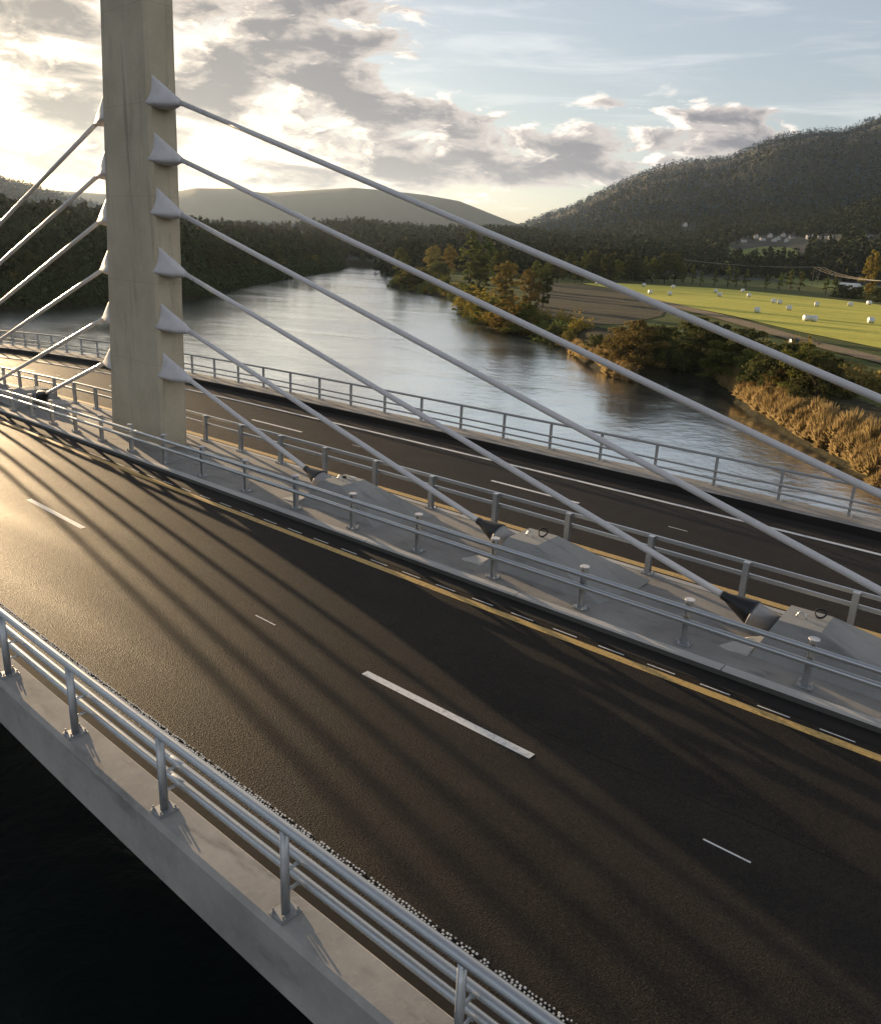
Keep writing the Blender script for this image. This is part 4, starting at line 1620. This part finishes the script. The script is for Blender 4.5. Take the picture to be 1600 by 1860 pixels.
M['forest'] = m_leaf('forest_canopy', (0.026, 0.036, 0.017), (0.042, 0.050, 0.021), (0.065, 0.058, 0.024), 0.0)
M['forest_far'] = m_leaf('far_forest_canopy', (0.016, 0.056, 0.086), (0.026, 0.068, 0.096), (0.042, 0.072, 0.084), 0.0)  # blue of cloud shade is mixed into the far canopy colour
forest('forest', 2600, 158, 480, 10.5, 2.3, 90, 6, M['forest'], lambda x, y, r, px: (px < 690) & (river_sd(x, y) > 2.5) & (river_sd(x, y) < 150), 'dark wood on the far left bank, its single trees merging', 0.45)
forest('forest', 10000, 240, 1500, 11.5, 2.7, 34, 3, M['forest'], not_fields, 'dark mixed forest covering the low hills beyond the river')
forest('forest', 14000, 650, 1900, 12.0, 3.4, 16, 8, M['forest'], lambda x, y, r, px: (px > 640) & ~((px > 1180) & (px < 1330) & (r > 620) & (r < 720)) & ~((px > 1330) & (px < 1480) & (r > 900) & (r < 960) & (vnoise(x, y, 40, 2) > 0.45)), 'dark forest on the slopes around the village', 0.95, 0.4, 1.4)
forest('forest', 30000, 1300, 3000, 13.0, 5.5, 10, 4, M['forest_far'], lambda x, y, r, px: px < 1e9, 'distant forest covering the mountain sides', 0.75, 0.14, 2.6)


vs = Vector
import mathutils.geometry as mgeo
pts2 = [vs((q[0], q[1], 0)) for q in CLEAR_AT]
tri = mgeo.delaunay_2d_cdt([vs((p.x, p.y)) for p in pts2] + grid_inside(pts2), [(i, (i + 1) % len(pts2)) for i in range(len(pts2))], [], 1, 1e-4)
vv = np.array([[v.x, v.y] for v in tri[0]])
mb = MB()
mb.add(np.column_stack([vv, ground_z(vv[:, 0], vv[:, 1]) + 0.8]), [tuple(f) for f in tri[2]])
tag(mb.build('pasture', M['lane_green']), 'green clearing in the forest under the village', 'field', kind='structure')


def undergrowth(name, n, line, w, hgt, wid, cards, seed, material, label, side, sd0=-1.6):
    """low growth that hides the foot of a bank, too dense to count"""
    rng = np.random.default_rng(seed)
    ln = np.array(line, float)
    sg = np.linalg.norm(np.diff(ln, axis=0), axis=1)
    cu = np.concatenate([[0], np.cumsum(sg)])
    q = rng.uniform(0, cu[-1], n)
    i = np.clip(np.searchsorted(cu, q) - 1, 0, len(sg) - 1)
    t = (ln[i + 1] - ln[i]) / sg[i][:, None]
    p = ln[i] + t * (q - cu[i])[:, None]
    nr = np.stack([t[:, 1], -t[:, 0]], -1) * side
    p = p + nr * (rng.uniform(0, 1, n) ** 1.2 * w - 0.8)[:, None]
    sd = river_sd(p[:, 0], p[:, 1])
    p = p[(sd > sd0) & (sd < w + 22)]
    z = np.maximum(ground_z(p[:, 0], p[:, 1]), W_Z - 0.05)
    m = len(p)
    H = hgt * rng.uniform(0.45, 1.3, m) * (0.6 + 0.8 * vnoise(p[:, 0], p[:, 1], 9, 4))
    Wd = wid * rng.uniform(0.6, 1.3, m)
    d = rng.normal(0, 1, (m, cards, 3))
    d /= np.linalg.norm(d, axis=2, keepdims=True)
    d[..., 2] = np.abs(d[..., 2])
    f = rng.uniform(0.45, 1.08, (m, cards))
    C = np.stack([p[:, :1] + d[..., 0] * f * Wd[:, None], p[:, 1:] + d[..., 1] * f * Wd[:, None], z[:, None] + d[..., 2] * f * H[:, None]], -1).reshape(-1, 3)
    V = leaf_quads(C, d.reshape(-1, 3), np.repeat(Wd * 0.26, cards), rng)
    tag(quads_mesh(name, V, material), label, 'undergrowth', kind='stuff')


undergrowth('undergrowth', 900, LEFT_BANK[1:9], 9, 4.2, 2.6, 110, 91, M['conifer'], 'dark undergrowth along the far left waterline', 1)
undergrowth('undergrowth', 900, LEFT_BANK[1:9], 9, 4.2, 2.6, 110, 92, M['conifer'], 'dark undergrowth along the far left waterline', -1)
for sd_, sgn in ((93, 1), (94, -1)):
    undergrowth('undergrowth', 330, RIGHT_BANK[14:25], 5, 2.0, 1.4, 120, sd_, M['leaf_gold'] if sgn > 0 else M['leaf'], 'golden undergrowth along the right waterline' if sgn > 0 else 'olive undergrowth along the right waterline', sgn)
THICK = [sight_hit(px, py, 45, 400)[:2] for px, py in [(1190, 650), (1250, 657), (1320, 666), (1400, 688), (1480, 712)]]
undergrowth('undergrowth', 170, THICK, 9, 2.6, 1.7, 170, 95, M['leaf'], 'olive undergrowth between the bushes of the bank thicket', 1, 5.5)
undergrowth('undergrowth', 170, THICK, 9, 2.4, 1.6, 170, 96, M['leaf_bronze'], 'brown undergrowth between the bushes of the bank thicket', -1, 5.5)


# dry reeds along the near right bank: nobody could count them
def reeds():
    rng = np.random.default_rng(77)
    line = [np.array(at_px(px, py, W_Z)) for px, py in
            [(1040, 640), (1075, 660), (1110, 678), (1145, 690)]]
    line2 = [np.array(at_px(px, py, W_Z)) for px, py in [(1285, 690), (1330, 716), (1380, 750), (1450, 790), (1540, 836), (1600, 872), (1700, 930), (1800, 985)]]
    C = []
    for ln, n, w in ((line, 210, 3.4), (line2, 560, 4.4)):
        ln = np.array(ln)
        sg = np.linalg.norm(np.diff(ln, axis=0), axis=1)
        cu = np.concatenate([[0], np.cumsum(sg)])
        s = rng.uniform(0, cu[-1], n)
        i = np.clip(np.searchsorted(cu, s) - 1, 0, len(sg) - 1)
        p = ln[i] + (ln[i + 1] - ln[i]) * ((s - cu[i]) / sg[i])[:, None]
        away = p / np.linalg.norm(p, axis=1, keepdims=True)
        off = rng.uniform(0.0, 1, n) ** 1.3 * w - 2.0
        C.append(p + away * off[:, None])
    C = np.concatenate(C)
    V = []
    blades = 230
    for c in C:
        z = float(ground_z(np.array([c[0]]), np.array([c[1]]))[0])
        z = max(z, W_Z) - 0.05
        h = rng.uniform(0.7, 1.9)
        rr = rng.uniform(0.5, 1.25)
        d = rng.normal(0, 1, (blades, 3))
        d[:, 2] = np.abs(d[:, 2]) + 0.25
        d /= np.linalg.norm(d, axis=1, keepdims=True)
        ln_ = rng.uniform(0.55, 1.12, blades)[:, None]
        b = np.stack([c[0] + d[:, 0] * 0.45 * rr, c[1] + d[:, 1] * 0.45 * rr, np.full(blades, z)], -1)
        tip = np.array([c[0], c[1], z]) + d * ln_ * np.array([rr, rr, h])
        mid = b * 0.45 + tip * 0.55 + np.array([0, 0, 0.12 * h])
        th = rng.uniform(0, math.pi, blades)
        wv = np.stack([np.cos(th), np.sin(th), np.zeros(blades)], -1) * 0.034
        V.append(np.stack([b - wv * 0.4, b + wv * 0.4, mid + wv, tip], 1))
        V.append(np.stack([b - wv * 0.4, mid + wv, tip, mid - wv], 1))
    V = np.concatenate(V).reshape(-1, 3)
    tag(quads_mesh('dry_reeds', V, M['reed']), 'golden dry reeds along the river bank', 'reeds', kind='stuff')


reeds()


# ------------------------------------------------------------------ bales, houses, tent, power line
def make_bale(material):
    mb = MB()
    n = 22
    rings = []
    for (t, r) in ((-0.60, 0.52), (-0.56, 0.62), (-0.48, 0.655), (0, 0.665), (0.48, 0.655), (0.56, 0.62), (0.60, 0.52)):
        rings.append([(t, r * math.cos(2 * math.pi * k / n) * (1 + 0.012 * math.sin(5 * k)), 0.64 + r * math.sin(2 * math.pi * k / n) * (0.97)) for k in range(n)])
    mb.rings(rings)
    return mb


BALES = [(1169, 521), (1222, 524), (1180, 534), (1216, 537), (1299, 532), (1306, 539), (1348, 531), (1359, 540), (1404, 551), (1415, 553), (1432, 564), (1482, 557), (1543, 557), (1577, 554),
         (1374, 568), (1463, 583), (1477, 584), (1580, 587), (1084, 518), (1096, 518)]
B_LAB = {8: 'white bale, left one of the touching pair in the middle of the mown field', 9: 'white bale, right one of the touching pair in the middle of the mown field',
         15: 'white bale, left half of the front pair on the mown field', 16: 'blue-white bale, right half of the front pair on the mown field',
         17: 'white bale nearest the right picture edge at the front of the field', 18: 'pale bale farthest left at the tip of the mown field', 19: 'pale bale next to the farthest left one at the field tip',
         14: 'white bale half hidden by the topmost cable'}
bale0 = None
for i, (px, py) in enumerate(BALES):
    x, y = at_px(px, py, F_Z + 0.1)
    if bale0 is None:
        bale0 = make_bale(M['bale']).build('hay_bale', M['bale'], smooth=True)
        o = bale0
    else:
        o = bale0.copy()
        COL.objects.link(o)
    z = float(ground_z(np.array([x]), np.array([y]))[0])
    o.location = (x, y, z + 0.1)
    o.scale = (0.98,) * 3
    o.rotation_euler = (0, 0, rad(20) + random.uniform(-0.6, 0.6))
    tag(o, B_LAB.get(i, 'white wrapped round hay bale lying alone on the bright mown field'), 'hay bale', 'wrapped bales on the mown field')
o = make_bale(M['bale_dark']).build('hay_bale', M['bale_dark'], smooth=True)
x, y = at_px(1440, 632, F_Z)
o.location = (x, y, float(ground_z(np.array([x]), np.array([y]))[0]) + 0.05)
o.rotation_euler = (0, 0, rad(40))
tag(o, 'black wrapped bale with a pale end beside the dirt track and bushes', 'hay bale')


def make_house(w, l, h):
    root = empty('house', (0, 0, -500))
    mb = MB()
    mb.add([(-w / 2, -l / 2, -3), (w / 2, -l / 2, -3), (w / 2, l / 2, -3), (-w / 2, l / 2, -3),
            (-w / 2, -l / 2, h), (w / 2, -l / 2, h), (w / 2, l / 2, h), (-w / 2, l / 2, h), (0, -l / 2, h + w * 0.42), (0, l / 2, h + w * 0.42)],
           [(3, 2, 1, 0), (1, 2, 6, 5), (3, 0, 4, 7), (0, 1, 5, 8, 4), (2, 3, 7, 9, 6)])
    mb.build('wall', M['house'], root, local=True)
    mb = MB()
    e = 0.5
    for s in (-1, 1):
        mb.hexa([(s * (w / 2 + e), -l / 2 - e, h - e * 0.84), (0, -l / 2 - e, h + w * 0.42), (0, l / 2 + e, h + w * 0.42), (s * (w / 2 + e), l / 2 + e, h - e * 0.84)][::s],
                [(s * (w / 2 + e), -l / 2 - e, h - e * 0.84 + .3), (0, -l / 2 - e, h + w * 0.42 + .3), (0, l / 2 + e, h + w * 0.42 + .3), (s * (w / 2 + e), l / 2 + e, h - e * 0.84 + .3)][::s])
    rf = mb.build('roof', M['roof'], root, local=True)
    mb = MB()
    mb.box((w * 0.12, l * 0.2, h + w * 0.5), (0.8, 0.8, 1.6))
    mb.build('chimney', M['roof'], rf, local=True)
    mb = MB()
    for y in (-l * 0.28, 0, l * 0.28):
        for s in (-1, 1):
            mb.box((s * w / 2, y, h * 0.55), (0.12, 1.3, 1.3))
    mb.build('window', M['pane'], root, local=True)
    return root


h0 = None
for i, (px, py) in enumerate(HOUSES):
    hit = HOUSE_AT[i]
    if hit is None:
        continue
    if h0 is None:
        h0 = make_house(7.5, 11, 5.0)
        o = h0
    else:
        o = copy_tree(h0)
    o.location = hit[:3]
    k = min(max(hit[3] / 950.0 * 0.50, 0.45), 1.2)
    o.scale = (k, k, k)
    o.rotation_euler = (0, 0, az_of(px) + random.choice([0.2, 1.4, 1.9, 0.6]))
    tag(o, H_LAB.get(i, 'small white house with a dark gable roof in the village on the wooded slope'), 'house', 'houses of the village on the slope')

# white tent hall at the field's far edge
x, y = at_px(1541, 528, F_Z)
tent = tag(empty('tent_hall', (x, y, F_Z)), 'white tent hall between the small trees at the field edge', 'tent')
mb = MB()
rings = []
hx = az_of(1541) + 1.2
for s in (-4.2, -2.1, 0, 2.1, 4.2):
    ring = []
    for k in range(11):
        a = math.pi * k / 10
        ring.append((x + s * math.cos(hx) - 2.6 * math.cos(a) * math.sin(hx), y + s * math.sin(hx) + 2.6 * math.cos(a) * math.cos(hx), F_Z + 1.0 + 2.4 * math.sin(a)))
    ring.append((x + s * math.cos(hx) + 2.6 * math.sin(hx), y + s * math.sin(hx) - 2.6 * math.cos(hx), F_Z - 0.2))
    ring.append((x + s * math.cos(hx) - 2.6 * math.sin(hx), y + s * math.sin(hx) + 2.6 * math.cos(hx), F_Z - 0.2))
    rings.append(ring)
mb.rings(rings)
mb.build('canvas', M['bale'], tent)
for s in (-4.2, 4.2):
    mb = MB()
    mb.box((x + s * 1.01 * math.cos(hx), y + s * 1.01 * math.sin(hx), F_Z + 1.1), (0.9, 0.9, 2.2))
    mb.build('doorway', M['pane'], tent)

# twin-pole power line and its wires
xa, ya = at_px(1478, 520, F_Z)
pp = tag(empty('power_pole', (xa, ya, F_Z)), 'twin-legged wooden power pole behind the small field edge trees', 'power pole')
d = np.array([-math.sin(az_of(1478)), math.cos(az_of(1478))])
top_z = F_Z + 9.6
for s in (-1.3, 1.3):
    mb = MB()
    mb.tube([(xa + d[0] * s, ya + d[1] * s, F_Z - 0.5), (xa + d[0] * s, ya + d[1] * s, top_z)], [0.16, 0.12], 8)
    mb.build('leg', M['pole'], pp)
mb = MB()
mb.box((xa, ya, top_z - 0.4), (5.0, 0.2, 0.2), [(d[0], d[1], 0), (-d[1], d[0], 0), (0, 0, 1)])
mb.build('crossarm', M['pole'], pp)
mb = MB()
for s in (-2.3, 0, 2.3):
    mb.tube([(xa + d[0] * s, ya + d[1] * s, top_z - 0.3), (xa + d[0] * s, ya + d[1] * s, top_z + 0.1)], 0.09, 8)
mb.build('insulators', M['pipe'], pp)
WL = [((1200, 466), 390.0), ((1640, 512), 205.0)]
WIRE_LAB = {-2.3: 'thin power wire, outer one of the three on the field side', 0: 'thin power wire, middle one of the three above the field edge trees', 2.3: 'thin power wire, outer one of the three on the forest side'}
for s in (-2.3, 0, 2.3):
    pts = []
    c0 = np.array([xa + d[0] * s, ya + d[1] * s, top_z + 0.1])
    ends = []
    for (pxl, dist), sg in zip(WL, (1, -1)):
        r_ = ray(*pxl)
        e = CAM + r_ * dist
        e = e + np.array([d[0] * s, d[1] * s, 0])
        ends.append(e)
    for e, rev in ((ends[0], True), (ends[1], False)):
        L = []
        for t in np.linspace(0, 1, 13):
            q = c0 + (e - c0) * t
            q = q - np.array([0, 0, 1.6 * 4 * t * (1 - t)])
            L.append(q)
        pts = (L[::-1] if rev else pts + L[1:])
    mb = MB()
    mb.tube(pts, 0.032, 5)
    tag(mb.build('power_wire', M['wire'], smooth=True), WIRE_LAB[s], 'wire', 'wires of the power line')

# spare prototypes that found no place are removed
for k, p in PROTO.items():
    if not p[1]:
        for ch in list(p[0].children):
            bpy.data.objects.remove(ch)
        bpy.data.objects.remove(p[0])


# ------------------------------------------------------------------ the air of the valley
def haze():
    mb = MB()
    mb.box((-2300, 2300, 277), (11000, 11000, 580))
    m = bpy.data.materials.new('haze_air')
    m.use_nodes = True
    nt = NT(m.node_tree)
    nt.n.clear()
    out = nt.new('ShaderNodeOutputMaterial')
    v = nt.new('ShaderNodeVolumePrincipled')
    v.inputs['Color'].default_value = (0.62, 0.78, 1.0, 1)
    v.inputs['Density'].default_value = 0.00004
    v.inputs['Anisotropy'].default_value = 0.5
    nt.l.new(v.outputs[0], out.inputs['Volume'])
    o = mb.build('haze', m)
    tag(o, 'thin evening haze filling the valley', 'haze', kind='stuff')


haze()
